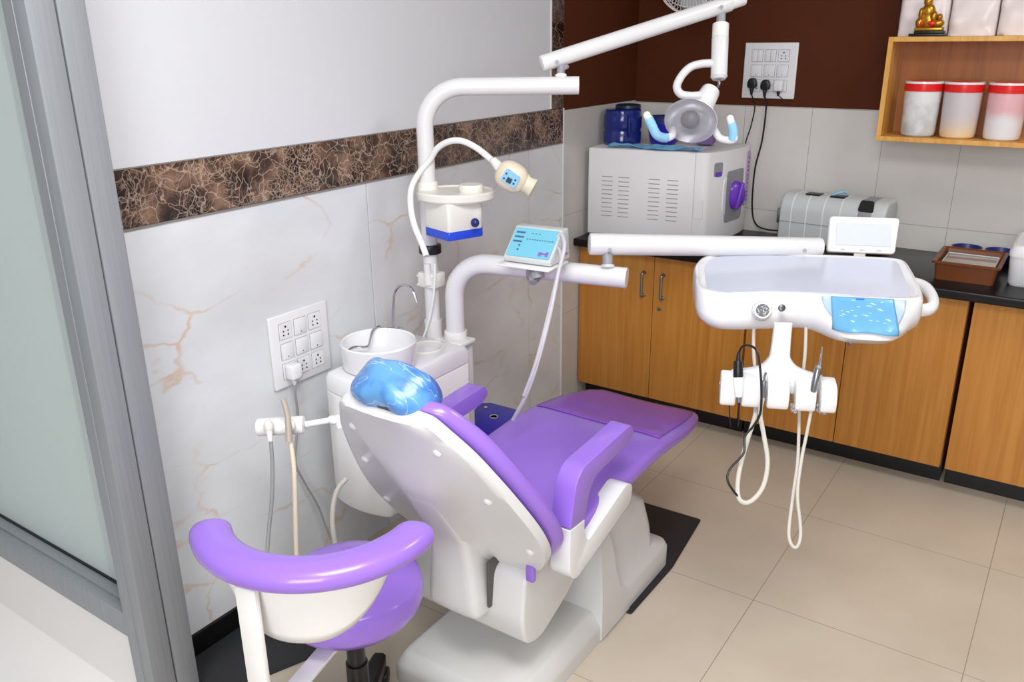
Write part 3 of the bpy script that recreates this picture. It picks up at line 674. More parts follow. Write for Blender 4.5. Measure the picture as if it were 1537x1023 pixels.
# ================================================================ INSTRUMENT TRAY
tu, tv = Vector((0.927, 0.375, 0)), Vector((-0.375, 0.927, 0)); tcn = Vector((-0.6, 2.35, 0))
Mt = basis(tcn, tu, tv, (0, 0, 1))
t = thing('instrument_console', 'white dental instrument tray with blue keypad on its jointed white arm', 'instrument tray', (-0.6, 2.3, 0.95))
e0, e1 = Vector((-1.2326, 2.2186, 1.0925)), Vector((-0.6544, 2.6550, 1.0661))
ed = (e1 - e0).normalized()
bm = NB(); cyl(bm, e0, e1, 0.0335, 0.030, seg=36, bev=0.006); build('spring_arm', bm, pipe_white, t)
bm = NB(); cyl(bm, (-1.1833, 2.2471, 1.0804), (-1.1691, 2.2234, 1.0333), 0.0155, seg=24); build('arm_pivot', bm, grey_p, t)
bm = NB(); cyl(bm, (-1.1695, 2.2240, 1.0352), (-1.1676, 2.2211, 1.0256), 0.021, seg=24, bev=0.002); build('pivot_collar', bm, lgrey, t)
for qa, qb in (((-1.1771, 2.2488, 1.0746), (-1.1603, 2.2166, 1.0834)), ((-0.6952, 2.6231, 1.0570), (-0.6859, 2.5881, 1.0654))): build('arm_screw', cyl(NB(), qa, qb, 0.006, seg=14), grey_p, t)
T = [(-0.317, -0.03), (-0.318, 0.08), (-0.292, 0.19), (-0.225, 0.25), (-0.1, 0.272), (0.05, 0.276), (0.2, 0.275), (0.27, 0.268), (0.297, 0.235), (0.293, 0.12), (0.283, 0.0), (0.268, -0.12), (0.245, -0.172), (0.16, -0.182), (0.05, -0.182), (-0.04, -0.182), (-0.14, -0.186), (-0.21, -0.205), (-0.268, -0.205), (-0.305, -0.16)]
TP = catmull([(x, y, 0) for x, y in T], 5, True)
def sm(x): x = max(0, min(1, x)); return x * x * (3 - 2 * x)
def tring(z, ins, bul, flare=0.0):
    c = Vector((-0.01, 0.04, 0)); out = []
    for p in TP:
        d = (p - c); q = p - Vector((d.x / 0.3, d.y / 0.22, 0)) * ins
        if p.y < -0.08:
            k = sm((-p.y - 0.08) / 0.08)
            b = math.exp(-((p.x - 0.115) / 0.105) ** 4) * bul + math.exp(-((p.x + 0.2) / 0.13) ** 4) * bul * 0.30
            q = q - Vector((0, 1, 0)) * b * k
        out.append(Mt @ Vector((q.x, q.y, z)))
    return out
bm = NB()
loft(bm, [tring(0.940, 0.075, 0.03), tring(0.944, 0.05, 0.07), tring(0.956, 0.02, 0.105), tring(0.978, 0.004, 0.125), tring(1.000, 0.0, 0.118), tring(1.024, 0.0, 0.062), tring(1.043, 0.001, 0.016), tring(1.051, 0.006, 0.003), tring(1.052, 0.014, 0.0), tring(1.047, 0.019, 0.0), tring(1.0465, 0.05, 0.0)])
build('console_body', bm, white_gloss, t, sharp=50)
bm = NB(); loft(bm, [[Mt @ Vector((*( (p - (Vector((p.x + 0.01, p.y - 0.04, 0)).normalized()) * 0.033).xy), z)) for p in TP] for z in (1.0465, 1.0495)])
build('tray_mat', bm, tray_top, t)
# keypad: slanted half-moon on the front bulge
bm = NB()
def bulz(u, k):   # follow the body between the rim and the bulge
    b = math.exp(-((u - 0.115) / 0.105) ** 4)
    st = [(1.050, 0.006), (1.043, 0.016), (1.024, 0.062), (1.000, 0.118), (0.985, 0.124)]
    x = k * (len(st) - 1); i = min(int(x), len(st) - 2); f_ = x - i
    z = st[i][0] * (1 - f_) + st[i + 1][0] * f_; bb = st[i][1] * (1 - f_) + st[i + 1][1] * f_
    return Vector((u, -0.1835 - bb * b - 0.0012, z + 0.0018))
def patch(u0, u1, k0, k1, mask, nu=26, nk=12, m=None, name='', off=0.0):
    b_ = NB(); g = {}
    for i in range(nu + 1):
        for j in range(nk + 1):
            u = u0 + (u1 - u0) * i / nu
            lo = k0; hi = k0 + (k1 - k0) * mask((u - u0) / (u1 - u0))
            k = lo + (hi - lo) * j / nk
            g[i, j] = b_.verts.new(Mt @ (bulz(u, k) + Vector((0, -0.6, 0.8)) * off))
    for i in range(nu):
        for j in range(nk):
            b_.faces.new((g[i, j], g[i + 1, j], g[i + 1, j + 1], g[i, j + 1]))
    return build(name, b_, m, t, solid=0.0012)
film = mat('blue_barrier_film', rgb(106, 172, 216), 0.3, coat=0.2, noise=0.06, nscale=30)
patch(0.008, 0.212, 0.02, 0.86, lambda x: 0.25 + 0.75 * math.sqrt(max(0, 1 - (2 * x - 1) ** 2)), m=mat('keypad_rim', rgb(176, 196, 222), 0.3), name='keypad')
patch(0.030, 0.182, -0.0, 0.98, lambda x: 0.86 + 0.14 * abs(2 * x - 1), m=film, name='barrier_film', off=0.0016)
bm = NB()
random.seed(3)
for k in range(26):
    u = 0.048 + 0.118 * random.random(); kk = 0.22 + 0.42 * random.random()
    p = Mt @ (bulz(u, kk) + Vector((0, -0.6, 0.8)) * 0.0032)
    ell(bm, p, 0.0035 + 0.002 * random.random(), 0.0016, 0.0014, seg=10)
build('keypad_symbols', bm, mat('keypad_print', rgb(200, 224, 240), 0.4), t)
bm = NB(); p = Mt @ (bulz(0.10, 0.12) + Vector((0, -0.6, 0.8)) * 0.0032); box(bm, -0.010, 0.010, -0.002, 0.002, -0.001, 0.001, M=Matrix.Translation(p) @ basis((0, 0, 0), tu, tv, (0, 0, 1)))
build('keypad_display', bm, mat('keypad_display_blue', rgb(64, 128, 220), 0.4), t)
# gauge and key switch on the front edge
def front(u, z, b=0.0): return Mt @ Vector((u, -0.19 - b, z))
gd = (-tv * 0.92 + Vector((0, 0, 0.38))).normalized()
g0 = Vector((-0.6352, 2.0576, 1.0252))
bm = NB(); cyl(bm, g0 - gd * -0.02 * -1, g0 + gd * 0.012, 0.026, 0.022, seg=32, bev=0.004); build('gauge_housing', bm, white_gloss, t)
bm = NB(); cyl(bm, g0 + gd * 0.006, g0 + gd * 0.0135, 0.0165, seg=28); build('gauge_dial', bm, mat('gauge_face', rgb(96, 96, 100), 0.3), t)
bm = NB()
for k in range(30):
    a = random.random() * 2 * PI; r_ = 0.014 * math.sqrt(random.random()); ga, gb = frame(gd)
    ell(bm, g0 + gd * 0.0138 + ga * math.cos(a) * r_ + gb * math.sin(a) * r_, 0.0016, 0.0016, 0.0012, seg=8)
build('gauge_beads', bm, lgrey, t)
g1 = Vector((-0.5977, 2.0975, 1.0281))
bm = NB(); cyl(bm, g1 - gd * 0.01, g1 + gd * 0.006, 0.009, seg=24, bev=0.002); build('key_switch', bm, mat('dark_steel', rgb(84, 84, 88), 0.3, metal=0.6), t)
# side handle
bm = NB(); tube(bm, [Mt @ Vector(q) for q in ((0.28, 0.14, 1.005), (0.305, 0.13, 1.01), (0.325, 0.08, 1.01), (0.325, 0.0, 1.0), (0.305, -0.05, 0.99), (0.25, -0.06, 0.985))], 0.015, 16, 8, flat=1.2)
build('side_handle', bm, white_gloss, t)
# small film viewer on a stalk
vc = Vector((-0.5571, 2.7364, 1.0998)); vn = (-tv * 0.93 + Vector((0, 0, 0.36))).normalized(); vx = tu; vy = vn.cross(vx).normalized()
Mv = basis(vc, vx, vy, vn)
bm = NB()
rp = roundpoly([(-0.102, -0.056), (0.097, -0.056), (0.106, 0.056), (-0.100, 0.056)], 0.012)
loft(bm, [[Mv @ Vector((p.x * s, p.y * s, z)) for p in rp] for s, z in ((0.93, -0.014), (1.0, -0.008), (1.0, 0.004), (0.97, 0.009))])
vw = build('film_viewer', bm, white_gloss, t)
bm = NB(); box(bm, -0.078, 0.082, -0.034, 0.036, 0.008, 0.0105, 0.001, 1, M=Mv); build('viewer_screen', bm, tray_top, vw)
for x_ in (-0.055, 0.0, 0.05): build('viewer_clip', box(NB(), x_ - 0.006, x_ + 0.006, -0.047, -0.041, 0.008, 0.014, 0.001, 1, M=Mv), white, vw)
bm = NB(); box(bm, -0.02, 0.014, -0.105, -0.05, -0.012, -0.002, 0.003, M=Mv); build('viewer_stalk', bm, cream, t)
# instrument holder
hb = Vector((-0.5723, 2.0308, 0.8353)); Mo = basis(hb, tu, tv, (0, 0, 1))
sp = Vector((-0.6044, 2.0747, 0.9864)); sl = Mo.inverted() @ sp
bm = NB()
out = [(-0.020, sl.z + 0.02), (-0.022, 0.10), (-0.026, 0.075), (-0.045, 0.052), (-0.08, 0.042), (-0.11, 0.036), (-0.122, 0.02), (-0.124, -0.012), (0.124, -0.012), (0.122, 0.02), (0.11, 0.036), (0.08, 0.044), (0.048, 0.056), (0.030, 0.078), (0.026, 0.10), (0.024, sl.z + 0.02)]
prism(bm, [(q.x, q.y) for q in catmull([(a, b, 0) for a, b in out], 3)], 'y', 0.0, 0.028, 0.007, M=Mo)
ho = build('holder_bar', bm, white_gloss, t)
for x0, x1 in ((-0.141, -0.101), (-0.088, -0.036), (-0.026, 0.028), (0.042, 0.092), (0.102, 0.141)):
    bm = NB(); pf = roundpoly([(-0.062, -0.036), (-0.066, 0.0), (-0.048, 0.032), (0.012, 0.040), (0.020, -0.032)], 0.014)
    prism(bm, pf, 'x', x0, x1, 0.006, M=Mo); build('holder_fork', bm, white_gloss, ho)
bm = NB(); cyl(bm, (-0.4431, 2.2046, 0.9421), (-0.4406, 2.2006, 0.9290), 0.008, seg=16, bev=0.002); build('release_knob', bm, steel, t)
bm = NB(); tube(bm, [(-0.6717, 2.1149, 0.9776), (-0.6603, 2.0938, 0.9112), (-0.6458, 2.0776, 0.8514), (-0.6269, 2.0514, 0.7618)], 0.0045, 10); tube(bm, [(-0.5586, 2.1933, 0.9795), (-0.5465, 2.1711, 0.9098), (-0.5393, 2.1500, 0.8501), (-0.5300, 2.1159, 0.7573)], 0.0045, 10)
build('feed_hose', bm, hose_m, t)

# handpieces (held by the forks)
t = thing('micromotor', 'black-capped handpiece motor with thin black cord in the left holder slot', 'dental handpiece', (-0.6280, 1.9094, 0.8513))
bm = NB(); cyl(bm, (-0.6321, 1.9247, 0.8339), (-0.6426, 1.9381, 0.8811), 0.009, 0.0135, seg=20, bev=0.002); build('motor_sleeve', bm, white, t)
bm = NB(); cyl(bm, (-0.6426, 1.9381, 0.8811), (-0.6503, 1.9500, 0.9203), 0.0125, 0.0115, seg=20, bev=0.002); cyl(bm, (-0.6503, 1.9500, 0.9203), (-0.6525, 1.9567, 0.9392), 0.006, 0.0045, seg=16); build('motor_cap', bm, black, t)
bm = NB(); cyl(bm, (-0.6321, 1.9247, 0.8339), (-0.6297, 1.9209, 0.8214), 0.006, 0.004, seg=14); build('coupling', bm, steel, t)
bm = NB(); tube(bm, [(-0.6522, 1.9562, 0.9376), (-0.6453, 1.9564, 0.9567), (-0.6262, 1.9480, 0.9666), (-0.6033, 1.9362, 0.9626), (-0.5877, 1.9222, 0.9355), (-0.5719, 1.9064, 0.8744), (-0.5669, 1.8975, 0.8168), (-0.5814, 1.8963, 0.7775), (-0.5960, 1.8871, 0.7500), (-0.5912, 1.8734, 0.7112), (-0.6116, 1.8440, 0.6757), (-0.6120, 1.8322, 0.6493), (-0.5929, 1.8330, 0.6212), (-0.5762, 1.8376, 0.6054)], 0.003, 8)
build('cord', bm, black, t)
bm = NB(); tube(bm, [(-0.6582, 1.9348, 0.8093), (-0.6563, 1.9360, 0.7796), (-0.6473, 1.9282, 0.7475)], 0.0018, 6); tube(bm, [(-0.6297, 1.9209, 0.8214), (-0.6262, 1.9199, 0.7841), (-0.6259, 1.9208, 0.7561)], 0.0018, 6); build('thin_lead', bm, black, t)
t = thing('air_water_syringe', 'slim metal-tipped syringe with long grey hose in the right holder slot', 'dental handpiece', (-0.4740, 2.0277, 0.8805))
bm = NB(); cyl(bm, (-0.4768, 2.0136, 0.8526), (-0.4743, 2.0311, 0.9184), 0.0075, 0.0095, seg=18, bev=0.002); build('syringe_body', bm, steel, t)
bm = NB(); tube(bm, [(-0.4723, 2.0311, 0.9152), (-0.4721, 2.0337, 0.9356), (-0.4720, 2.0335, 0.9497), (-0.4722, 2.0337, 0.9653)], lambda k: 0.0036 - 0.002 * k, 10); build('syringe_tip', bm, chrome, t)
bm = NB(); ell(bm, (-0.4700, 2.0151, 0.9193), 0.006, 0.005, 0.006); build('push_button', bm, grey_p, t)
bm = NB(); tube(bm, [(-0.4768, 2.0136, 0.8526), (-0.4768, 2.0195, 0.8069), (-0.4771, 2.0042, 0.7429), (-0.4760, 1.9775, 0.6799), (-0.4668, 1.9387, 0.6062), (-0.4454, 1.9120, 0.5409), (-0.4364, 1.8921, 0.5106), (-0.4406, 1.8804, 0.4904), (-0.4534, 1.8758, 0.4999), (-0.4657, 1.8914, 0.5256), (-0.4771, 1.9389, 0.5933), (-0.4873, 1.9879, 0.6626), (-0.5030, 2.0303, 0.7253), (-0.5201, 2.0716, 0.7878)], 0.0042, 10)
build('hose', bm, hose_m, t)
t = thing('air_turbine', 'small steel handpiece with pale hose loop in the second holder slot', 'dental handpiece', (-0.5842, 1.9503, 0.8468))
bm = NB(); cyl(bm, (-0.5810, 1.9595, 0.8333), (-0.5845, 1.9630, 0.8764), 0.005, 0.0065, seg=16, bev=0.001); tube(bm, [(-0.5845, 1.9630, 0.8764), (-0.5839, 1.9626, 0.8892), (-0.5813, 1.9622, 0.8989)], 0.003, 8); build('handpiece_body', bm, steel, t)
bm = NB(); tube(bm, [(-0.5824, 1.9585, 0.8333), (-0.5834, 1.9525, 0.7915), (-0.5673, 1.9429, 0.7440), (-0.5441, 1.9203, 0.6855), (-0.5373, 1.8923, 0.6403), (-0.5435, 1.8632, 0.6128), (-0.5607, 1.8441, 0.5959), (-0.5786, 1.8353, 0.6039), (-0.5913, 1.8502, 0.6285), (-0.5977, 1.8771, 0.6705), (-0.6003, 1.9244, 0.7241), (-0.6013, 1.9699, 0.7709), (-0.6117, 1.9989, 0.7947)], 0.0058, 10)
build('hose', bm, hose_m, t)
for i, (q, l) in enumerate(((Vector((-0.5116, 1.9965, 0.8089)), 'little clear plastic tip guard hanging under the fourth holder fork'), (Vector((-0.4575, 2.0326, 0.8067)), 'crumpled clear plastic wrap hanging under the rightmost holder fork'))):
    bm = NB()
    for k in range(6 + 8 * i):
        ell(bm, q + Vector((random.uniform(-.008, .008) * (1 + .6 * i), random.uniform(-.006, .006), random.uniform(-.016, .008))), 0.005, 0.004, 0.007, seg=8)
    tag(build('plastic_wrap', bm, clear), l, 'plastic wrap')

# ================================================================ ASSISTANT HOLDER
t = thing('suction_holder', 'white cylindrical suction holder on a side rod left of the dental unit', 'suction holder', (-1.6890, 1.3527, 0.7109))
bm = NB(); cyl(bm, (-1.7003, 1.2880, 0.7281), (-1.5985, 1.3601, 0.7334), 0.024, seg=28, bev=0.005); build('holder_barrel', bm, white, t)
bm = NB(); cyl(bm, (-1.5985, 1.3601, 0.7334), (-1.5635, 1.4102, 0.7342), 0.0085, seg=18); cyl(bm, (-1.5389, 1.4365, 0.7262), (-1.5635, 1.5027, 0.7099), 0.010, seg=18); build('support_rod', bm, white, t)
bm = NB(); cyl(bm, (-1.5430, 1.4307, 0.7489), (-1.5318, 1.4231, 0.7138), 0.014, 0.010, seg=20, bev=0.003); ell(bm, (-1.5521, 1.4187, 0.7357), 0.018, 0.014, 0.012); build('elbow_joint', bm, white, t)
bm = NB()
for q in ((-1.6459, 1.2819, 0.7467), (-1.5995, 1.3149, 0.7493)): ell(bm, q, 0.014, 0.012, 0.018)
build('hose_socket', bm, cream, t)
t = thing('saliva_ejector', 'beige suction hose with slanted grey tip standing up in the holder', 'suction hose', (-1.6017, 1.3119, 0.7461))
bm = NB(); tube(bm, [(-1.5802, 1.2892, 0.7194), (-1.5885, 1.2990, 0.7547), (-1.5976, 1.3068, 0.7869), (-1.6126, 1.3113, 0.8208)], lambda k: 0.009 - 0.002 * k, 14); build('suction_tip', bm, mat('grey_translucent_tip', rgb(190, 180, 165), 0.3, trans=0.2), t)
bm = NB(); tube(bm, [(-1.5853, 1.2981, 0.7181), (-1.5657, 1.2833, 0.6534), (-1.5472, 1.2607, 0.5726), (-1.5208, 1.2259, 0.4514), (-1.5039, 1.2050, 0.3177)], 0.0065, 12); build('hose', bm, beige, t)
t = thing('suction_hose', 'thin grey suction hose hanging from the left end of the holder', 'suction hose', (-1.6442, 1.2798, 0.7097))
bm = NB(); tube(bm, [(-1.6366, 1.2769, 0.7206), (-1.6259, 1.2639, 0.6444), (-1.6115, 1.2382, 0.5629), (-1.6028, 1.2086, 0.4815), (-1.5896, 1.1750, 0.3838)], 0.0052, 12); build('hose', bm, hose_g, t)
bm = NB(); cyl(bm, (-1.6429, 1.2804, 0.7385), (-1.6347, 1.2739, 0.7109), 0.009, 0.006, seg=16); build('connector', bm, white, t)

# ================================================================ DENTAL CHAIR
XC = -1.16
t = thing('dental_chair', 'purple and white reclining dental patient chair in the middle of the room', 'dental chair', (XC, 1.85, 0))
CH = t
def rrect(x0, x1, y0, y1, z, r, n=5): return [Vector((p.x, p.y, z)) for p in roundpoly([(x0, y0), (x1, y0), (x1, y1), (x0, y1)], r, n)]
bm = NB()
loft(bm, [rrect(XC - .205, XC + .205, 1.385, 1.87, 0.0, .03), rrect(XC - .205, XC + .205, 1.385, 1.87, 0.045, .03), rrect(XC - .203, XC + .203, 1.387, 1.87, 0.056, .03), rrect(XC - .182, XC + .180, 1.405, 1.87, 0.092, .03), rrect(XC - .174, XC + .172, 1.413, 1.87, 0.097, .03)])
build('base_plate', bm, mat('base_plastic', rgb(212, 211, 208), 0.3, coat=0.2, noise=0.05, nscale=4), t)
bm = NB()
loft(bm, [rrect(XC - .207, XC + .207, 1.85, 2.325, 0.0065, .04), rrect(XC - .207, XC + .207, 1.85, 2.325, 0.075, .04), rrect(XC - .203, XC + .203, 1.848, 2.315, 0.095, .045), rrect(XC - .186, XC + .186, 1.846, 2.25, 0.118, .05), rrect(XC - .178, XC + .180, 1.846, 2.235, 0.2, .05), rrect(XC - .168, XC + .172, 1.85, 2.20, 0.30, .05), rrect(XC - .155, XC + .160, 1.86, 2.10, 0.385, .06), rrect(XC - .13, XC + .14, 1.88, 2.05, 0.405, .05)])
# flat rear fin that reaches the floor
loft(bm, [[Vector((XC + sx * q, y, z)) for sx, y in ((-1, 1.838), (1, 1.838), (1, yb), (-1, yb))] for z, q, yb in ((0.0065, .2095, 2.02), (0.09, .2095, 2.0), (0.13, .2095, 1.95), (0.20, .207, 1.925), (0.29, .203, 1.905), (0.335, .196, 1.895), (0.352, .18, 1.885))])
build('lift_column', bm, shell, t)
# under-seat housing
bm = NB(); pf = roundpoly([(1.475, 0.225), (1.455, 0.30), (1.47, 0.43), (1.55, 0.445), (1.90, 0.445), (1.92, 0.40), (1.80, 0.33), (1.66, 0.250), (1.54, 0.205)], 0.03)
prism(bm, pf, 'x', XC - .185, XC + .185, 0.025, seg=4); build('seat_housing', bm, shell, t)
# seat cushion
st = [(1.555, .492, .22, .05), (1.58, .508, .235, .07), (1.66, .522, .243, .08), (1.8, .542, .246, .08), (1.95, .553, .246, .078), (2.10, .556, .246, .076), (2.22, .545, .245, .074), (2.34, .526, .240, .068), (2.44, .506, .224, .058), (2.51, .487, .203, .044), (2.54, .474, .178, .020)]
def seat_ring(y, top, w_, th, n=40):
    out = []
    for k in range(n):
        a = 2 * PI * k / n; ca, sa = math.cos(a), math.sin(a)
        x = math.copysign(abs(ca) ** 0.45, ca) * w_; z = math.copysign(abs(sa) ** 0.62, sa) * th / 2
        dish = -0.010 * (1 - (x / w_) ** 2) if sa > 0 else 0.0
        out.append(Vector((XC + x, y, top - th / 2 + z + dish)))
    return out
def interp(st, n):
    P = catmull([(a, b, 0) for a, b, *_ in st], n); Q = catmull([(c, d, 0) for _, _, c, d in st], n)
    return [(p.x, p.y, q.x, q.y) for p, q in zip(P, Q)]
bm = NB(); loft(bm, [seat_ring(*s) for s in interp(st, 4)]); build('seat', bm, purple, t, sharp=60)
bm = NB()
g = {}
for i in range(15):
    for j in range(21):
        y = 2.15 + 0.375 * i / 14; s = min(interp(st, 6), key=lambda q: abs(q[0] - y))
        x = (-0.90 + 1.80 * j / 20) * s[2]
        ca = x / s[2]; zz = (1 - abs(ca) ** (2 / 0.45)) ** 0.31
        g[i, j] = bm.verts.new((XC + x, y, s[1] - s[3] / 2 + zz * s[3] / 2 - 0.010 * (1 - ca * ca) + 0.0022))
for i in range(14):
    for j in range(20): bm.faces.new((g[i, j], g[i + 1, j], g[i + 1, j + 1], g[i, j + 1]))
build('foot_cover', bm, purple_d, t, sharp=60, solid=0.0006)
# back frame coordinates: s down the slope, h outwards (away from the sitter)
TS, NH, B0 = Vector((0, 0.51, -0.86)), Vector((0, -0.86, -0.51)), Vector((XC, 1.241, 0.87))
def bk(x, s, h): return B0 + Vector((x, 0, 0)) + TS * s + NH * h
W = [(-0.085, 0.108, 0.02), (-0.078, 0.128, 0.03), (-0.045, 0.152, 0.035), (0.02, 0.192, 0.035), (0.10, 0.222, 0.034), (0.18, 0.246, 0.032), (0.27, 0.266, 0.030), (0.34, 0.270, 0.028), (0.40, 0.260, 0.026), (0.46, 0.232, 0.024), (0.52, 0.185, 0.02), (0.56, 0.135, 0.014), (0.58, 0.08, 0.008)]
def wat(s):
    for a, b in zip(W, W[1:]):
        if a[0] <= s <= b[0]:
            f_ = (s - a[0]) / (b[0] - a[0]); return a[1] + (b[1] - a[1]) * f_
    return W[-1][1]
bm = NB(); rings = []
Wf = [(p.x, p.y) for p in catmull([(a, b, 0) for a, b, _ in W], 4)]
for s, w_ in Wf:
    sp_ = (0.11 if s < -0.085 + 1e-6 else max(0.054, 0.125 - 0.28 * (s + 0.085))); sp_ = min(sp_, w_ * 0.82); ridge = (0.012 + 0.030 * sm((s + 0.085) / 0.26)) * (1 if s < 0.45 else 1 - 0.5 * (s - 0.45) / 0.13)
    qf = sm((s + 0.05) / 0.40); qh = 0.66 - 0.42 * qf; qd = 0.25 - 0.10 * qf
    pr = [(-w_, -0.026), (-w_ - 0.001, -0.012), (-w_ + 0.004, -0.002), (-w_ + (w_ - sp_) * 0.12, 0.002), (-sp_ - (w_ - sp_) * qd, ridge * qh), (-sp_, ridge), (-sp_ * 0.5, ridge + 0.003), (0, ridge + 0.004), (sp_ * 0.5, ridge + 0.003), (sp_, ridge), (sp_ + (w_ - sp_) * qd, ridge * qh), (w_ - (w_ - sp_) * 0.12, 0.002), (w_ - 0.004, -0.002), (w_ + 0.001, -0.012), (w_, -0.026), (w_ * 0.5, -0.028), (0, -0.028), (-w_ * 0.5, -0.028)]
    pr = [q if True else q for q in pr]
    rings.append([bk(x, s, h) for x, h in pr])
loft(bm, rings); build('backrest_shell', bm, shell, t, sharp=50)
# central spine running down to the hinge
def spr(c, wx, dy, dirv, n=24):
    out = []; nn = Vector((0, dirv[1], dirv[2])).normalized()
    for k in range(n):
        a = 2 * PI * k / n; ca, sa = math.cos(a), math.sin(a)
        out.append(Vector(c) + Vector((1, 0, 0)) * math.copysign(abs(ca) ** 0.4, ca) * wx + nn * math.copysign(abs(sa) ** 0.4, sa) * dy)
    return out
bm = NB()
dyy = [0.040, 0.048, 0.050, 0.050, 0.050, 0.050, 0.050, 0.046, 0.036]
wx = [0.040, 0.052, 0.058, 0.062, 0.068, 0.075, 0.082, 0.080, 0.068]
nrm = [NH, NH, NH, Vector((0, -.92, -.40)), Vector((0, -.975, -.20)), Vector((0, -1, -.05)), Vector((0, -1, 0)), Vector((0, -1, 0)), Vector((0, -1, 0))]
SU = [bk(0, 0.06, 0.020), bk(0, 0.19, 0.0455), bk(0, 0.32, 0.049), Vector((XC, 1.388, 0.520)), Vector((XC, 1.398, 0.46)), Vector((XC, 1.400, 0.40)), Vector((XC, 1.400, 0.325)), Vector((XC, 1.406, 0.302)), Vector((XC, 1.418, 0.294))]
S = [u - n_.normalized() * q for u, n_, q in zip(SU, nrm, dyy)]
P3 = catmull(S, 4); Q3 = catmull([(a, b, 0) for a, b in zip(wx, dyy)], 4); N3 = catmull(nrm, 4)
loft(bm, [spr(p, q.x, q.y, n_) for p, q, n_ in zip(P3, Q3, N3)]); build('backrest_spine', bm, shell, t, sharp=60)
# backrest cushion
bm = NB(); rings = []
Cs = [(-0.085, 0.09, .03), (-0.07, 0.13, .05), (-0.03, 0.165, .06), (0.03, 0.203, .066), (0.10, 0.231, .068), (0.18, 0.255, .07), (0.27, 0.275, .072), (0.34, 0.280, .072), (0.40, 0.274, .072), (0.45, 0.25, .07), (0.50, 0.21, .06), (0.53, 0.17, .04)]
A_ = catmull([(a, b, c) for a, b, c in Cs], 4)
for p in A_:
    s, w_, th = p
    out = []
    for k in range(40):
        a = 2 * PI * k / 40; ca, sa = math.cos(a), math.sin(a)
        x = math.copysign(abs(ca) ** 0.5, ca) * w_; h = -0.026 - th / 2 + math.copysign(abs(sa) ** 0.7, sa) * th / 2
        if sa < 0: h += 0.012 * (1 - (x / w_) ** 2)
        out.append(bk(x, s, h))
    rings.append(out)
loft(bm, rings); build('backrest_cushion', bm, purple, t, sharp=60)
def shell_h(x, s):
    w_ = min(Wf, key=lambda q: abs(q[0] - s))[1]; sp_ = min(max(0.054, 0.125 - 0.28 * (s + 0.085)), w_ * 0.82); rg = 0.012 + 0.030 * sm((s + 0.085) / 0.26)
    qf = sm((s + 0.05) / 0.40); qh = 0.66 - 0.42 * qf; qd = 0.25 - 0.10 * qf
    P_ = [(sp_, rg), (sp_ + (w_ - sp_) * qd, rg * qh), (w_ - (w_ - sp_) * 0.12, 0.002), (w_, -0.004)]
    for a, b in zip(P_, P_[1:]):
        if x <= b[0]: return a[1] + (b[1] - a[1]) * (x - a[0]) / (b[0] - a[0])
    return 0
for s, x in ((0.0, 0.122), (0.0, -0.122), (0.168, 0.184), (0.168, -0.184), (0.374, 0.224), (0.374, -0.224)):
    bm = NB(); lathe(bm, [(0.001, 0.008), (0.006, 0.0075), (0.010, 0.005), (0.0115, 0.0)], (0, 0, 0), 20, M=basis(bk(x, s, shell_h(abs(x), s) - 0.001), (1, 0, 0), TS, NH)); build('screw_cap', bm, white_gloss, t)
tp_ = Vector((-0.9640, 1.4750, 0.4420)); bm = NB(); box(bm, tp_.x - 0.012, tp_.x + 0.012, tp_.y - 0.006, tp_.y + 0.010, tp_.z - 0.016, tp_.z + 0.03, 0.005); build('release_tab', bm, purple, t)
# dark strip put in as the shade of the gap between spine and housing
bm = NB(); box(bm, XC + 0.082, XC + 0.091, 1.446, 1.50, 0.32, 0.455, 0.003); build('gap_shade_strip', bm, mat('gap_shade_grey', rgb(96, 94, 92), 0.4, metal=0.4), t)
# armrests
AP = [(1.541, .563), (1.613, .558), (1.634, .622), (1.665, .656), (1.845, .668), (1.875, .690), (1.858, .721), (1.598, .706), (1.566, .675)]
SP = [(1.541, .560), (1.613, .555), (1.612, .525), (1.630, .482), (1.845, .548), (1.880, .530), (1.873, .478), (1.605, .408), (1.572, .402), (1.541, .430)]
for sg_, nm in ((1, 'right'), (-1, 'left')):
    x0, x1 = (XC + .212, XC + .269) if sg_ > 0 else (XC - .269, XC - .212)
    bm = NB(); prism(bm, roundpoly(AP, [.004, .004, .02, .02, .02, .012, .02, .02, .02], 5), 'x', x0, x1, 0.006, seg=3); a_ = build('armrest', bm, purple, t)
    bm = NB(); prism(bm, roundpoly(SP, [.003, .003, .015, .015, .02, .025, .02, .03, .02, .02], 5), 'x', x0, x1, 0.005, seg=3); build('armrest_bracket', bm, white_gloss, t)
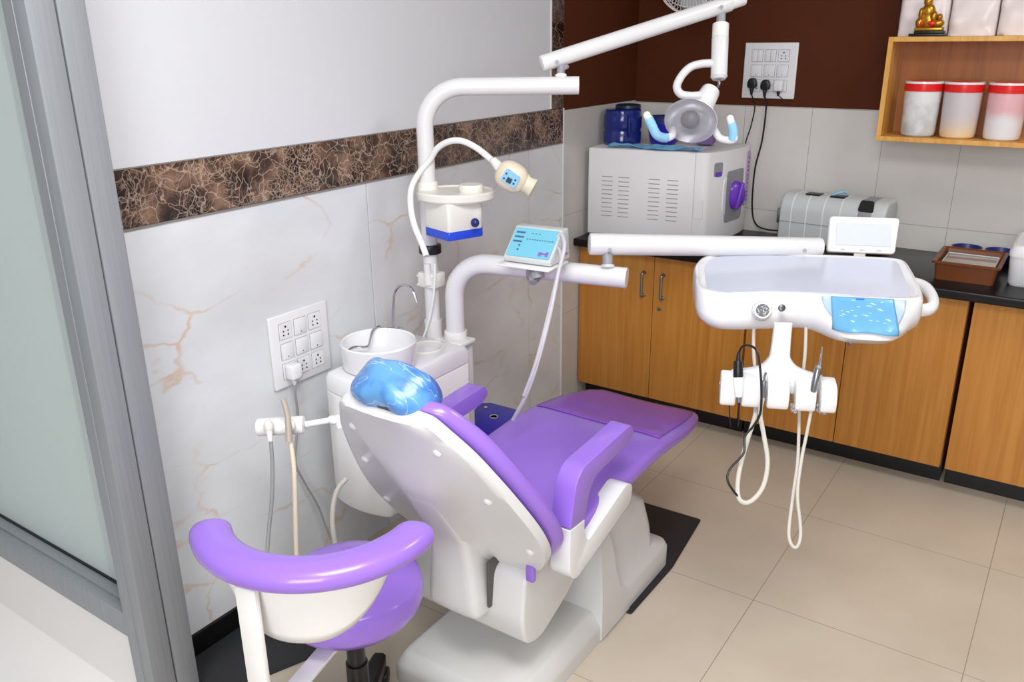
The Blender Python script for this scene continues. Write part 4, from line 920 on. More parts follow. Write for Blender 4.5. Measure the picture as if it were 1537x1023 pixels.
# headrest in plastic film
hc = bk(-0.012, -0.075, -0.062)
bm = NB(); tube(bm, [bk(-0.02, 0.0, -0.02), bk(-0.02, -0.08, -0.035)], 0.012, 12, smooth=False); tube(bm, [bk(0.03, 0.0, -0.02), bk(0.03, -0.08, -0.035)], 0.012, 12, smooth=False); box(bm, -0.05, 0.055, -0.10, -0.06, -0.052, -0.006, 0.006, M=basis(B0, (1, 0, 0), TS, NH))
build('headrest_bracket', bm, mat('dark_grey_metal', rgb(70, 68, 72), 0.35, metal=0.5), t)
Mhd = basis(hc, Vector((1, 0, 0)), Vector((0, 0.80, 0.60)).normalized(), Vector((0, -0.60, 0.80)).normalized())
def mk_wrap():
    m = mat('film_over_headrest', rgb(90, 160, 225), 0.34, coat=0.3)
    nt, N, L, b = nodes(m); tc = N.new('ShaderNodeTexCoord')
    n1 = N.new('ShaderNodeTexNoise'); n1.inputs['Scale'].default_value = 8; n1.inputs['Detail'].default_value = 3; L.new(tc.outputs['Object'], n1.inputs['Vector'])
    r1 = N.new('ShaderNodeValToRGB'); r1.color_ramp.elements[0].position = 0.40; r1.color_ramp.elements[0].color = rgb(74, 76, 168); r1.color_ramp.elements[1].position = 0.6; r1.color_ramp.elements[1].color = rgb(96, 156, 210)
    e = r1.color_ramp.elements.new(0.49); e.color = rgb(64, 118, 194); L.new(n1.outputs['Fac'], r1.inputs[0])
    mp = N.new('ShaderNodeMapping'); mp.inputs['Rotation'].default_value = (0.4, 0.9, 0.3); mp.inputs['Scale'].default_value = (1, 5, 1.5); L.new(tc.outputs['Object'], mp.inputs[0])
    n2 = N.new('ShaderNodeTexNoise'); n2.inputs['Scale'].default_value = 10; n2.inputs['Detail'].default_value = 2; n2.inputs['Distortion'].default_value = 0.6; L.new(mp.outputs[0], n2.inputs['Vector'])
    r2 = N.new('ShaderNodeValToRGB'); r2.color_ramp.elements[0].position = 0.485; r2.color_ramp.elements[0].color = (0, 0, 0, 1); r2.color_ramp.elements[1].position = 0.515; r2.color_ramp.elements[1].color = (0, 0, 0, 1)
    e = r2.color_ramp.elements.new(0.50); e.color = (0.5, 0.5, 0.5, 1); L.new(n2.outputs['Fac'], r2.inputs[0])
    mx = N.new('ShaderNodeMixRGB'); L.new(r2.outputs[0], mx.inputs[0]); L.new(r1.outputs[0], mx.inputs[1]); mx.inputs[2].default_value = rgb(214, 232, 246); L.new(mx.outputs[0], b.inputs['Base Color'])
    bp = N.new('ShaderNodeBump'); bp.inputs['Strength'].default_value = 0.5; bp.inputs['Distance'].default_value = 0.004; L.new(n2.outputs['Fac'], bp.inputs['Height']); L.new(bp.outputs[0], b.inputs['Normal']); L.new(bp.outputs[0], b.inputs['Coat Normal'])
    return m
bm = NB(); ell(bm, (0, 0, 0), 0.106, 0.058, 0.060, M=None, e=0.62, seg=48)
for v in bm.verts:
    x, y, z = v.co
    v.co.z = z + (0.007 * math.cos(x * 26) - 0.012 * (x / 0.12) ** 2 if z > 0 else 0.0) + 0.003 * math.sin(46 * x + 60 * y + 31 * z); v.co.y = y * (1 - 0.05 * math.cos(x * 26)) + 0.003 * math.sin(70 * x + 20 * z)
bm.transform(Mhd); hr = build('headrest', bm, mk_wrap(), t, sharp=80)
bm = NB(); tube(bm, [bk(0.085, -0.02, -0.02), bk(0.088, 0.005, -0.006), bk(0.087, 0.028, 0.006)], lambda k: 0.012 - 0.003 * k, 12, flat=0.6); build('film_tail', bm, sky, hr)
# parting line pressed into the shell
# ================================================================ STOOL
t = thing('operator_stool', 'purple round operator stool with curved armrest ring in the foreground', 'stool', (-1.27, 1.165, 0))
sc0 = (-1.268, 1.165)
bm = NB(); lathe(bm, [(0.001, 0.405), (0.12, 0.406), (0.150, 0.418), (0.168, 0.442), (0.1725, 0.466), (0.1705, 0.4715), (0.1715, 0.476), (0.168, 0.493), (0.155, 0.503), (0.12, 0.509), (0.06, 0.505), (0.001, 0.503)], (sc0[0], sc0[1], 0), 64)
build('seat', bm, purple, t, sharp=60)
bm = NB(); lathe(bm, [(0.001, 0.390), (0.09, 0.390), (0.10, 0.395), (0.10, 0.408), (0.001, 0.408)], (sc0[0], sc0[1], 0), 40); build('seat_plate', bm, black, t)
bm = NB(); cyl(bm, (sc0[0], sc0[1], 0.10), (sc0[0], sc0[1], 0.26), 0.027, seg=24); cyl(bm, (sc0[0], sc0[1], 0.26), (sc0[0], sc0[1], 0.395), 0.022, seg=24); build('gas_column', bm, black, t)
for k in range(5):
    a = math.radians(122 + 72 * k); d = Vector((math.cos(a), math.sin(a), 0)); n_ = Vector((-d.y, d.x, 0)); c0 = Vector((sc0[0], sc0[1], 0))
    bm = NB()
    def lr(r_, w_, z0, z1): return [c0 + d * r_ + n_ * (sx * w_) + Vector((0, 0, z)) for sx, z in ((-1, z0), (1, z0), (1, z1 - .008), (.6, z1), (-.6, z1), (-1, z1 - .008))]
    loft(bm, [lr(0.0, .028, .085, .125), lr(0.1, .024, .08, .118), lr(0.2, .022, .062, .098), lr(0.235, .018, .058, .09)])
    lg = build('leg', bm, black, t)
    cc = c0 + d * 0.215
    bm = NB()
    for sx in (-1, 1): cyl(bm, cc + n_ * (sx * 0.008) + Vector((0, 0, .027)), cc + n_ * (sx * 0.026) + Vector((0, 0, .027)), 0.027, seg=24, bev=0.004)
    cyl(bm, cc + Vector((0, 0, 0.03)), cc + Vector((0, 0, 0.065)), 0.008, seg=12)
    build('caster', bm, black, lg)
# curved ring
rc = Vector((-1.2376, 1.080, 0.735)); R_ = 0.230
def ringpt(a, r=R_, z=0.0): return rc + Vector((r * math.cos(math.radians(a)), r * math.sin(math.radians(a)), z))
bm = NB(); rings = []
A0_, A1_ = -133.0, 17.0
arc = [A0_ + (A1_ - A0_) * k / 60 for k in range(61)]
for i, a in enumerate(arc):
    e = min(i, 60 - i) / 60 * (A1_ - A0_); q = math.sqrt(max(0.0, 1 - (1 - min(1, (e + 0.5) / 10)) ** 2))
    c = ringpt(a); rad = Vector((math.cos(math.radians(a)), math.sin(math.radians(a)), 0))
    rings.append([c + rad * (0.043 * q * math.copysign(abs(math.cos(b)) ** 0.85, math.cos(b))) + Vector((0, 0, 1)) * (0.028 * q * math.copysign(abs(math.sin(b)) ** 0.85, math.sin(b))) for b in [2 * PI * k / 24 for k in range(24)]])
loft(bm, rings); build('armrest_ring', bm, purple, t, sharp=60)
# curved white panel under the ring
bm = NB(); g = {}; na = 40; nz = 8
for i in range(na + 1):
    f_ = i / na; a = -118 + 114 * f_
    dep = 0.148 * (1 - abs(2 * f_ - 1) ** 2.6) + 0.012
    for j in range(nz + 1):
        g[i, j] = bm.verts.new(ringpt(a, R_ + 0.012 - 0.03 * (j / nz) , -0.01 - dep * j / nz))
for i in range(na):
    for j in range(nz): bm.faces.new((g[i, j], g[i + 1, j], g[i + 1, j + 1], g[i, j + 1]))
build('back_panel', bm, white, t, solid=0.008, sharp=60)
bp_ = ringpt(-78.5, R_ + 0.026); rdir = Vector((bp_.x - rc.x, bp_.y - rc.y, 0)).normalized(); ndir = Vector((-rdir.y, rdir.x, 0))
Mbr = basis((bp_.x, bp_.y, 0), ndir, rdir, (0, 0, 1))
bm = NB(); prism(bm, roundpoly([(-0.007, 0.380), (0.007, 0.380), (0.007, 0.712), (-0.007, 0.712)], 0.004), 'x', -0.024, 0.024, 0.003, M=Mbr)
dd = Vector((sc0[0] - bp_.x, sc0[1] - bp_.y, 0)); ll = dd.length; dd.normalize(); Mbb = basis((bp_.x, bp_.y, 0), dd, Vector((-dd.y, dd.x, 0)), (0, 0, 1))
box(bm, -0.004, ll - 0.02, -0.022, 0.022, 0.380, 0.390, 0.002, M=Mbb)
build('support_bracket', bm, white, t)

# ================================================================ FLOOR THINGS
def sheet(name, poly, z0, z1, m, label, cat):
    bm = NB(); prism(bm, poly, 'z', z0, z1, 0.001); return tag(build(name, bm, m), label, cat)
sheet('rubber_mat', roundpoly([(-1.32, 1.99), (-0.935, 2.0), (-0.93, 2.3), (-0.965, 2.63), (-1.36, 2.62)], 0.01), 0.0005, 0.006, rubber, 'dark grey rubber mat under the foot end of the patient chair', 'mat')
sheet('rubber_mat', roundpoly([(-1.9005, 1.06), (-1.72, 1.06), (-1.60, 1.36), (-1.62, 1.58), (-1.9005, 1.58)], 0.01), 0.0005, 0.006, rubber, 'black mat on the floor along the marble wall beside the stool', 'mat')
t = thing('waste_box', 'deep blue plastic box with angular lid and round hole behind the patient chair', 'waste box', (-1.66, 2.29, 0))
lidp = [(-1.7680, 2.2890, 0.3600), (-1.7920, 2.3980, 0.3600), (-1.7650, 2.4220, 0.3600), (-1.6480, 2.4240, 0.3600), (-1.5310, 2.3200, 0.3600), (-1.5600, 2.1850, 0.3600), (-1.6810, 2.1890, 0.3600)]
pl = [(q[0], q[1]) for q in lidp]; cx_ = sum(q[0] for q in pl) / 7; cy_ = sum(q[1] for q in pl) / 7
bm = NB(); prism(bm, [(cx_ + (x - cx_) * 0.95, cy_ + (y - cy_) * 0.95) for x, y in pl], 'z', 0.0, 0.345, 0.004); build('box_body', bm, blue_d, t)
bm = NB(); prism(bm, pl, 'z', 0.345, 0.362, 0.004); l_ = build('lid', bm, blue_d, t)
hq = Vector((-1.6780, 2.3220, 0.3620)); bm = NB(); lathe(bm, [(0.001, 0.3625), (0.013, 0.3625), (0.015, 0.364), (0.016, 0.3625)], (hq.x, hq.y, 0), 24); hq = Vector((-1.7520, 2.3740, 0.3620)); lathe(bm, [(0.001, 0.3625), (0.006, 0.3625), (0.007, 0.3632)], (hq.x, hq.y, 0), 16); build('lid_hole', bm, beige, l_)

# ================================================================ STERILISER
t = thing('autoclave', 'white bench steriliser with purple door knob standing in the corner on the worktop', 'autoclave', (-1.62, 3.55, 0.82))
AR = math.radians(8)
Ma = basis((-1.886, 3.372, 0.82), (math.cos(AR), math.sin(AR), 0), (-math.sin(AR), math.cos(AR), 0), (0, 0, 1))
aw, adp, ah = 0.487, 0.395, 0.400
steri = mat('steriliser_white', rgb(240, 239, 240), 0.4, noise=0.02)
bm = NB(); box(bm, 0, aw, 0, adp, 0.012, ah, 0.008, 3, M=Ma); build('casing', bm, steri, t)
bm = NB()
for x_ in (0.04, aw - 0.04):
    for y_ in (0.04, adp - 0.04): cyl(bm, Ma @ Vector((x_, y_, 0.0)), Ma @ Vector((x_, y_, 0.014)), 0.016, seg=16)
build('foot', bm, black, t)
for k, x_ in enumerate((0.068, 0.146, 0.285, 0.368)):
    bm = NB()
    for j in range(10): box(bm, x_, x_ + 0.05, -0.0014, 0.002, 0.275 - j * 0.0195, 0.2785 - j * 0.0195, 0.0006, 1, M=Ma)
    build('vent_grille', bm, slot_m, t)
# door front (faces the room side)
bm = NB(); prism(bm, roundpoly([(aw, 0.0), (aw + 0.052, 0.006), (aw + 0.105, 0.10), (aw + 0.133, 0.20), (aw + 0.150, 0.30), (aw + 0.150, 0.385), (aw + 0.12, adp), (aw, adp)], [.002, .02, .05, .05, .04, .02, .02, .002]), 'z', 0.012, ah, 0.010, M=Ma, seg=3)
fr = build('front_panel', bm, steri, t)
def adx(y):
    P_ = [(0.006, 0.052), (0.10, 0.102), (0.20, 0.1315), (0.30, 0.149), (0.40, 0.152)]
    for a, b in zip(P_, P_[1:]):
        if y <= b[0]: return a[1] + (b[1] - a[1]) * (y - a[0]) / (b[0] - a[0])
    return 0.152
def adoor(y, z, o=0.0): return Ma @ Vector((aw + adx(y) + o, y, z))
dirn = (Ma.to_3x3() @ Vector((0.96, -0.27, 0)))
def dpatch(y0, y1, z0, z1, r, o, m, name, par):
    b_ = NB(); rp_ = roundpoly([(y0, z0), (y1, z0), (y1, z1), (y0, z1)], r)
    loft(b_, [[adoor(p.x, p.y, oo) for p in rp_] for oo in (-0.03, o)]); return build(name, b_, m, par)
dpatch(0.10, 0.30, 0.12, 0.29, 0.04, 0.004, steri, 'door', t)
fp = dpatch(0.12, 0.275, 0.085, 0.31, 0.02, 0.006, grey_p, 'lock_plate', t)
bm = NB(); kc = adoor(0.195, 0.20, 0.004); kd = (Ma.to_3x3() @ Vector((0.72, -0.69, 0))).normalized(); Mk = basis(kc + kd * 0.008, (Ma.to_3x3() @ Vector((0.69, 0.72, 0))).normalized(), Vector((0, 0, 1)), kd)
lathe(bm, [(0.001, 0.026), (0.02, 0.025), (0.038, 0.020), (0.046, 0.010), (0.048, -0.02)], (0, 0, 0), 40, M=Mk, sy=1.3); box(bm, -0.010, 0.010, -0.060, 0.060, 0.010, 0.040, 0.009, M=Mk @ Matrix.Rotation(math.radians(-12), 4, 'Z')); build('door_knob', bm, purple_k, fp)
lt = dpatch(0.04, 0.085, 0.295, 0.355, 0.012, 0.004, grey_p, 'display_window', t)
dpatch(0.045, 0.08, 0.295, 0.315, 0.01, 0.007, purple_k, 'display_trim', lt)
dpatch(0.31, 0.375, 0.13, 0.375, 0.02, 0.004, mat('control_strip', rgb(196, 176, 200), 0.4), 'control_strip', t)
bm = NB(); random.seed(5)
for k in range(11):
    c = adoor(0.345, 0.155 + k * 0.019, 0.006); ell(bm, c, 0.003, 0.008, 0.0045, seg=10)
build('control_buttons', bm, mat('button_print', rgb(150, 90, 180), 0.4), t)
bm = NB(); loft(bm, [[Ma @ Vector((aw - 0.075 + p.x, -0.0015 + o, p.y)) for p in roundpoly([(0.080, 0.12), (0.118, 0.12), (0.118, 0.20), (0.080, 0.20)], 0.004)] for o in (0.006, 0.0005)]); build('side_hatch', bm, steri, t)

# water jug and tub and blue cloth on top
zt = 0.82 + ah
def blob_sheet(name, P0, ex, ey, nx, ny, amp, m, label, cat, seed):
    random.seed(seed); bm = NB(); g = {}
    ph = [random.uniform(0, 6) for _ in range(8)]
    for i in range(nx + 1):
        for j in range(ny + 1):
            u, v = i / nx, j / ny
            z = amp * (0.5 + 0.25 * math.sin(9 * u + 4 * v + ph[0]) + 0.25 * math.sin(17 * u - 8 * v + ph[1]) + 0.12 * math.sin(31 * u + 13 * v + ph[2]))
            wob = Vector((0.008 * math.sin(14 * v + ph[3]), 0.010 * math.sin(11 * u + ph[4]), 0))
            g[i, j] = bm.verts.new(Vector(P0) + Vector(ex) * u + Vector(ey) * v + wob + Vector((0, 0, z)))
    for i in range(nx):
        for j in range(ny): bm.faces.new((g[i, j], g[i + 1, j], g[i + 1, j + 1], g[i, j + 1]))
    return tag(build(name, bm, m, solid=0.003, sharp=70), label, cat)
blob_sheet('cloth', (-1.80, 3.402, zt + 0.004), (0.40, 0.03, 0), (-0.002, 0.066, 0), 44, 14, 0.016, mat('blue_cloth', rgb(120, 186, 226), 0.7, noise=0.2, nscale=25), 'crumpled light blue cloth lying on top of the steriliser', 'cloth', 2)
jm = mat('dark_blue_bottle', rgb(24, 48, 140), 0.15, trans=0.25, coat=0.3, noise=0.25, nscale=8)
t = thing('water_jug', 'large dark blue ribbed water jug at the left on top of the steriliser', 'water jug', (-1.818, 3.565, zt))
bm = NB(); lathe(bm, [(0.001, zt), (0.078, zt + 0.001), (0.086, zt + 0.01), (0.087, zt + 0.055), (0.083, zt + 0.062), (0.083, zt + 0.068), (0.087, zt + 0.075), (0.087, zt + 0.125), (0.084, zt + 0.135), (0.083, zt + 0.150), (0.078, zt + 0.156), (0.001, zt + 0.158)], (-1.818, 3.565, 0), 48); build('jug_body', bm, jm, t)
bm = NB(); lathe(bm, [(0.001, zt + 0.156), (0.055, zt + 0.156), (0.058, zt + 0.160), (0.057, zt + 0.172), (0.05, zt + 0.176), (0.001, zt + 0.177)], (-1.803, 3.585, 0), 36); build('jug_cap', bm, mat('dark_teal_cap', rgb(26, 40, 70), 0.35), t)
bm = NB(); tube(bm, [(-1.758, 3.505, zt + 0.04), (-1.751, 3.497, zt + 0.06), (-1.751, 3.497, zt + 0.11), (-1.758, 3.505, zt + 0.135)], 0.006, 10); build('grip_rib', bm, jm, t)
t = thing('storage_tub', 'blue plastic tub beside the water jug on top of the steriliser', 'tub', (-1.655, 3.655, zt))
bm = NB(); lathe(bm, [(0.001, zt), (0.05, zt + 0.001), (0.056, zt + 0.008), (0.068, zt + 0.09), (0.070, zt + 0.092), (0.066, zt + 0.094), (0.055, zt + 0.012), (0.001, zt + 0.008)], (-1.655, 3.655, 0), 40, sx=1.1); build('tub_body', bm, blue_d, t)
bm = NB(); lathe(bm, [(0.064, zt + 0.093), (0.073, zt + 0.093), (0.074, zt + 0.12), (0.070, zt + 0.124), (0.064, zt + 0.12)], (-1.655, 3.655, 0), 40, sx=1.1); build('rim_band', bm, navy, t)
tag(build('folded_packet', box(NB(), -1.505, -1.43, 3.66, 3.75, zt + 0.005, zt + 0.115, 0.008, M=rot_at((-1.47, 3.7, zt), 'Z', 15)), mat('mauve_packet', rgb(118, 92, 150), 0.5)), 'mauve packet behind the operating light on top of the steriliser', 'packet')

# ================================================================ CASE
t = thing('equipment_case', 'ribbed silver-grey hard case with black top latch on the worktop by the tiled wall', 'case', (-0.94, 3.74, 0.82))
cw, cdp, chh = 0.44, 0.17, 0.215
Mc = basis((-1.105, 3.690, 0.82), (math.cos(math.radians(-4)), math.sin(math.radians(-4)), 0), (-math.sin(math.radians(-4)), math.cos(math.radians(-4)), 0), (0, 0, 1))
pf = roundpoly([(0, 0.01), (0.0, chh - 0.045), (0.035, chh), (cdp - 0.01, chh), (cdp, chh - 0.03), (cdp, 0.01)], [.02, .05, .03, .02, .02, .02])
bm = NB(); prism(bm, pf, 'x', 0.0, cw, 0.018, M=Mc, seg=4); build('case_shell', bm, lgrey, t)
bm = NB()
for x_ in (0.05, 0.115, 0.185, 0.255): prism(bm, [((q.x - cdp / 2) * 1.02 + cdp / 2, (q.y - chh / 2) * 1.012 + chh / 2) for q in pf], 'x', x_, x_ + 0.005, 0.001, M=Mc)
build('case_rib', bm, white, t)
bm = NB(); prism(bm, [((q.x - cdp / 2) * 1.015 + cdp / 2, (q.y - chh / 2) * 1.01 + chh / 2) for q in pf], 'x', 0.33, 0.385, 0.002, M=Mc); build('metal_band', bm, grey_p, t)
bm = NB(); loft(bm, [[Mc @ Vector((p.x, -0.004 + 0.03 * (p.y - 0.15) / 0.06 + o * -0.7, p.y + o)) for p in roundpoly([(0.327, 0.172), (0.390, 0.172), (0.385, 0.214), (0.332, 0.214)], 0.010)] for o in (-0.006, 0.006)]); build('latch_window', bm, black, t)
for x_ in (0.09, 0.195): 
    bm = NB(); box(bm, x_, x_ + 0.062, 0.045, 0.10, chh - 0.002, chh + 0.005, 0.003, M=Mc); build('top_handle_recess', bm, black, t)
bm = NB(); box(bm, -0.016, 0.004, 0.015, 0.075, 0.085, 0.15, 0.004, M=Mc); box(bm, -0.012, 0.01, 0.02, 0.06, 0.02, 0.04, 0.003, M=Mc); build('side_clasp', bm, steel, t)
bm = NB(); box(bm, 0.002, cw - 0.002, -0.0015, cdp + 0.0015, 0.098, 0.101, M=Mc); build('case_seam', bm, grey_p, t)
bm = NB(); box(bm, cw - 0.004, cw + 0.012, 0.03, 0.07, 0.06, 0.085, 0.003, M=Mc); build('side_catch', bm, chrome, t)
q0 = Mc @ Vector((0.235, 0.06, chh + 0.007))
bm = NB(); tube(bm, [q0 + Vector((-0.03, -0.02, 0.004)), q0 + Vector((-0.01, 0.0, 0.012)), q0 + Vector((0.008, 0.015, 0.016)), q0 + Vector((0.03, 0.018, 0.006))], lambda k: 0.007 + 0.006 * math.sin(PI * k), 10, flat=0.4)
tag(build('cloth_scrap', bm, sky), 'small light blue scrap lying on the grey case', 'cloth')

# ================================================================ BROWN TRAY, BOWLS, WHITE BOX
t = thing('plastic_tray', 'brown open plastic tray with glassy sheet inside on the worktop', 'tray', (-0.33, 3.58, 0.82))
Mp = basis((-0.325, 3.545, 0.82), (math.cos(math.radians(0)), 0, 0), (0, 1, 0), (0, 0, 1))
bm = NB()
def trr(hx, hy, z, r): return [Mp @ Vector((p.x, p.y, z)) for p in roundpoly([(-hx, -hy), (hx, -hy), (hx, hy), (-hx, hy)], r, 4)]
loft(bm, [trr(.098, .125, 0, .012), trr(.104, .131, .062, .012), trr(.114, .142, .063, .014), trr(.115, .143, .070, .014), trr(.107, .135, .072, .012), trr(.1, .127, .066, .01), trr(.096, .122, .040, .01)])
build('tray_body', bm, tan, t)
bm = NB(); box(bm, -.088, .088, -.108, .108, .038, .052, .003, M=Mp); build('inner_sheet', bm, mat('clear_sheet_over_tray', rgb(176, 160, 148), 0.15, coat=0.5, noise=0.25, nscale=9), t)
bm = NB()
for q in ((-.088, -.108, .088, -.108), (-.088, .108, .088, .108), (-.088, -.108, -.088, .108), (.088, -.108, .088, .108)): cyl(bm, Mp @ Vector((q[0], q[1], .053)), Mp @ Vector((q[2], q[3], .053)), 0.0022, seg=8)
build('sheet_edge', bm, lgrey, t)
for x_, l in ((-0.368, 'left of the two navy blue bowls behind the brown tray'), (-0.248, 'right of the two navy blue bowls, nearer the white box')):
    y_ = 3.80; bm = NB()
    lathe(bm, [(0.001, .82), (0.036, .82), (0.040, .824), (0.054, .868), (0.057, .872), (0.053, .873), (0.037, .829), (0.001, .826)], (x_, y_, 0), 40)
    tag(build('bowl', bm, navy), l, 'bowl', 'navy bowls on the worktop')
t = thing('plastic_bin', 'white rounded plastic box at the right edge of the worktop', 'box', (-0.1, 3.6, 0.82))
bm = NB()
def wr(hx, hy, z, r): return [Vector((-0.085 + p.x, 3.59 + p.y, .82 + z)) for p in roundpoly([(-hx, -hy), (hx, -hy), (hx, hy), (-hx, hy)], r, 5)]
loft(bm, [wr(.098, .13, 0, .03), wr(.105, .138, .012, .035), wr(.11, .143, .11, .035)]); build('box_body', bm, white_gloss, t)
bm = NB(); loft(bm, [wr(.113, .146, .108, .035), wr(.114, .147, .125, .035), wr(.106, .14, .146, .035), wr(.098, .132, .150, .03), wr(.095, .128, .144, .03)]); build('lid', bm, white_gloss, t)

# ================================================================ WALL SHELF
t = thing('wall_shelf', 'open honey wood box shelf mounted high on the brown wall', 'shelf', (-0.3, 3.85, 1.29))
y0s, y1s = 3.635, YB - 0.002; xs0, xs1 = -0.738, 0.55
bm = NB(); box(bm, xs0, xs1, y0s, y1s, 1.288, 1.306, 0.001, 1); build('bottom_board', bm, wood_edge, t)
bm = NB(); box(bm, xs0, xs1, y0s, y1s, 1.656, 1.674, 0.001, 1); build('top_board', bm, wood_edge, t)
bm = NB(); box(bm, xs0, xs0 + 0.018, y0s, y1s, 1.306, 1.656, 0.001, 1); build('side_board', bm, wood_edge, t)
bm = NB(); box(bm, xs1 - 0.018, xs1, y0s, y1s, 1.306, 1.656, 0.001, 1); build('side_board', bm, wood_edge, t)
bm = NB(); box(bm, xs0 + 0.018, xs1 - 0.018, y1s - 0.012, y1s, 1.306, 1.656); build('back_board', bm, wood_back, t)
zj = 1.3062
jars = [(-0.602, mk_jar('jar_with_packets', rgb(172, 176, 178), rgb(236, 236, 236), zj + .12, zj + .2, zj + .34, 0.42), 'red-lidded clear jar filled with folded packets, leftmost on the wall shelf'),
        (-0.462, mk_jar('jar_with_cream_powder', rgb(246, 214, 168), rgb(214, 206, 208), zj + .03, zj + .09, zj + .11), 'red-lidded jar with cream-coloured powder, middle of the three on the wall shelf'),
        (-0.312, mk_jar('jar_with_pink_powder', rgb(240, 236, 238), rgb(238, 186, 192), zj + .09, zj + .12, zj + .135), 'red-lidded jar with white and pink powder, rightmost on the wall shelf')]
for x_, m_, l in jars:
    y_ = 3.715
    t = thing('storage_jar', l, 'jar', (x_, y_, zj), 'red-lidded jars on the wall shelf')
    bm = NB(); lathe(bm, [(0.001, zj), (0.052, zj), (0.060, zj + 0.006), (0.063, zj + 0.02), (0.067, zj + 0.182), (0.001, zj + 0.183)], (x_, y_, 0), 48); build('jar_body', bm, m_, t)
    bm = NB(); lathe(bm, [(0.066, zj + 0.170), (0.069, zj + 0.170), (0.0695, zj + 0.174), (0.0695, zj + 0.196), (0.068, zj + 0.198), (0.001, zj + 0.199)], (x_, y_, 0), 48); lathe(bm, [(0.001, zj + 0.198), (0.055, zj + 0.198), (0.057, zj + 0.206), (0.05, zj + 0.208), (0.001, zj + 0.208)], (x_, y_, 0), 48); ld = build('lid', bm, red, t)
    bm = NB(); lathe(bm, [(0.06, zj + 0.198), (0.0695, zj + 0.198), (0.0698, zj + 0.202), (0.069, zj + 0.206), (0.062, zj + 0.206)], (x_, y_, 0), 48); build('lid_rim', bm, white_gloss, ld)
# figurine
fz = 1.6745; fx_, fy_ = -0.615, 3.70
t = thing('figurine', 'small golden seated figurine on a black base on the shelf top', 'figurine', (fx_, fy_, fz))
bm = NB(); box(bm, fx_ - .062, fx_ + .062, fy_ - .03, fy_ + .03, fz, fz + .010, .003); box(bm, fx_ - .045, fx_ + .058, fy_ - .026, fy_ + .026, fz + .009, fz + .02, .003); build('base', bm, black, t)
bm = NB(); box(bm, fx_ - .045, fx_ + .052, fy_ - .022, fy_ + .022, fz + .019, fz + .032, .004)
for (a, b, c, rx, rz) in ((-.005, 0, .058, .032, .034), (-.008, 0, .09, .024, .026), (-.012, -.002, .122, .016, .018), (.03, -.006, .046, .024, .015), (-.032, -.006, .048, .015, .02), (.016, -.014, .07, .013, .02), (-.03, -.008, .08, .01, .022), (.036, -.01, .066, .01, .014)):
    ell(bm, (fx_ + a, fy_ + b, fz + c), rx, 0.017, rz, seg=16)
build('figure', bm, gold, t)
bm = NB(); ell(bm, (fx_ - .018, fy_ - .004, fz + .142), .012, .012, .008, seg=12); ell(bm, (fx_ + .012, fy_ - .020, fz + .046), .014, .006, .009, seg=12); ell(bm, (fx_ - .024, fy_ - .018, fz + .045), .007, .006, .009, seg=12); build('red_detail', bm, red, t)
# soft packs on the shelf
def pack(x0, x1, label, seed):
    random.seed(seed); bm = NB(); n = 26; rings = []
    zb0, zb1 = 1.6745, 1.90; ya, yb_ = 3.742, 3.86
    for k in range(13):
        z = zb0 + (zb1 - zb0) * k / 12; rg = []
        for q in range(40):
            a = 2 * PI * q / 40; ca, sa = math.cos(a), math.sin(a)
            ex = 0.35
            x = (x0 + x1) / 2 + math.copysign(abs(ca) ** ex, ca) * (x1 - x0) / 2 * 0.985; y = (ya + yb_) / 2 + math.copysign(abs(sa) ** ex, sa) * (yb_ - ya) / 2
            wv = 0.006 * math.sin(31 * x + 22 * z + seed) + 0.005 * math.sin(57 * z - 40 * x + 2 * seed) + 0.003 * math.sin(90 * x + 71 * z)
            kk = 1 if 0 < k < 12 else 0.9
            rg.append(Vector((x + 0.0 * wv, (y - 0.8 * abs(wv) if sa < 0 else y), z + (0.0 if k in (0,) else wv * 0.4))))
        rings.append(rg)
    loft(bm, rings); return tag(build('wrapped_pack', bm, paper, sharp=70), label, 'package', 'film-wrapped packs on the wall shelf')
pack(-0.735, -0.5565, 'pale film-wrapped pack directly behind the golden figurine', 1)
pack(-0.5560, -0.3925, 'pale film-wrapped pack just right of the golden figurine', 2)
pack(-0.3920, -0.20, 'pale film-wrapped pack at the right end above the jars', 3)

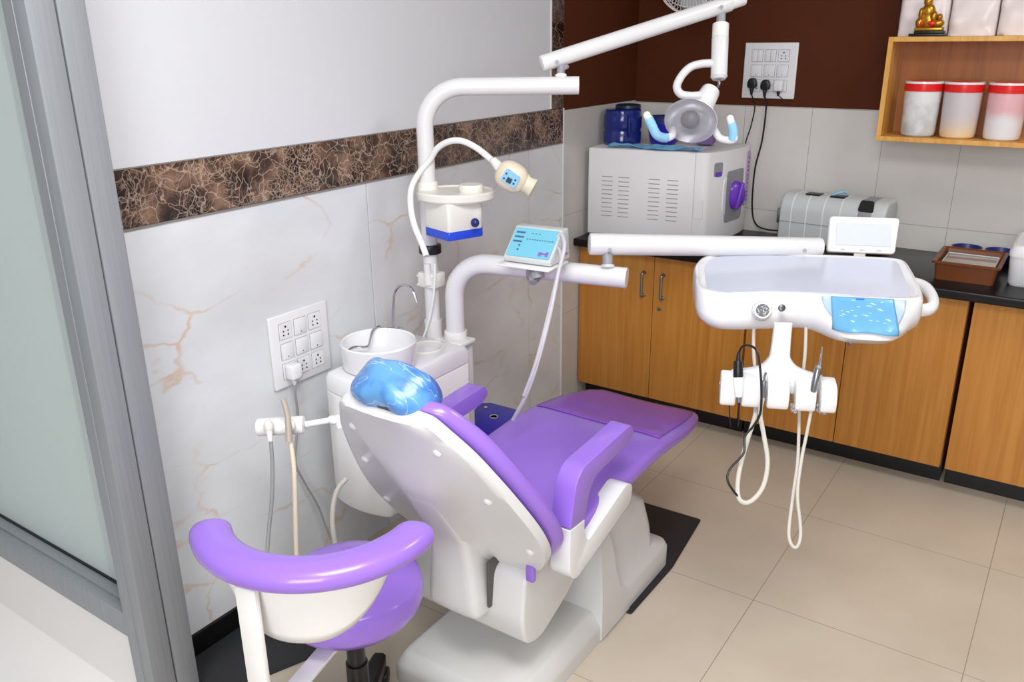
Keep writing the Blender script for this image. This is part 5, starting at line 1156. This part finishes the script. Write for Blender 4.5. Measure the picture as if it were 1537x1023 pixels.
# ================================================================ WALL FAN
t = thing('wall_fan', 'white wire-caged fan on the brown wall at the top edge', 'fan', (-1.50, 3.85, 2.0))
fc = Vector((-1.53, 3.66, 1.955)); Mfn = basis(fc, (1, 0, 0), (0, 0.25, 0.97), (0, -0.97, 0.25))
def circ(r_, z, n=48): return [Mfn @ Vector((r_ * math.cos(2 * PI * k / n), r_ * math.sin(2 * PI * k / n), z)) for k in range(n + 1)]
bm = NB()
for r_, z, q in ((0.19, 0.0, 0.005), (0.185, -0.05, 0.002), (0.17, 0.035, 0.0014), (0.14, 0.048, 0.0014), (0.11, 0.055, 0.0014), (0.05, 0.062, 0.003), (0.16, -0.07, 0.0014)): tube(bm, circ(r_, z), q, 6, smooth=False)
build('cage_ring', bm, white, t)
bm = NB()
for k in range(72):
    a = 2 * PI * k / 72; c_, s_ = math.cos(a), math.sin(a)
    tube(bm, [Mfn @ Vector((c_ * r_, s_ * r_, z)) for r_, z in ((0.05, 0.062), (0.11, 0.055), (0.16, 0.04), (0.188, 0.012), (0.19, -0.02), (0.185, -0.05), (0.155, -0.075), (0.05, -0.08))], 0.0011, 5, 2)
o = build('cage_wire', bm, white, t)
for k in range(3):
    a = 2 * PI * k / 3 + 0.4; bm = NB(); g = {}
    for i in range(9):
        for j in range(7):
            r_ = 0.03 + 0.135 * i / 8; b = a + (j / 6 - 0.5) * (1.3 - 0.3 * i / 8); g[i, j] = bm.verts.new(Mfn @ Vector((r_ * math.cos(b), r_ * math.sin(b), -0.02 + 0.03 * (j / 6 - 0.5))))
    for i in range(8):
        for j in range(6): bm.faces.new((g[i, j], g[i + 1, j], g[i + 1, j + 1], g[i, j + 1]))
    build('blade', bm, lgrey, t, solid=0.002, sharp=60)
bm = NB(); cyl(bm, Mfn @ Vector((0, 0, -0.03)), Mfn @ Vector((0, 0, 0.02)), 0.035, seg=24, bev=0.005); build('hub', bm, white, t)
bm = NB(); cyl(bm, Mfn @ Vector((0, 0, -0.08)), Mfn @ Vector((0, 0, -0.15)), 0.05, 0.04, seg=24, bev=0.008); box(bm, -1.57, -1.49, 3.78, YB - 0.002, 1.86, 2.0, 0.01); build('motor_mount', bm, white, t)
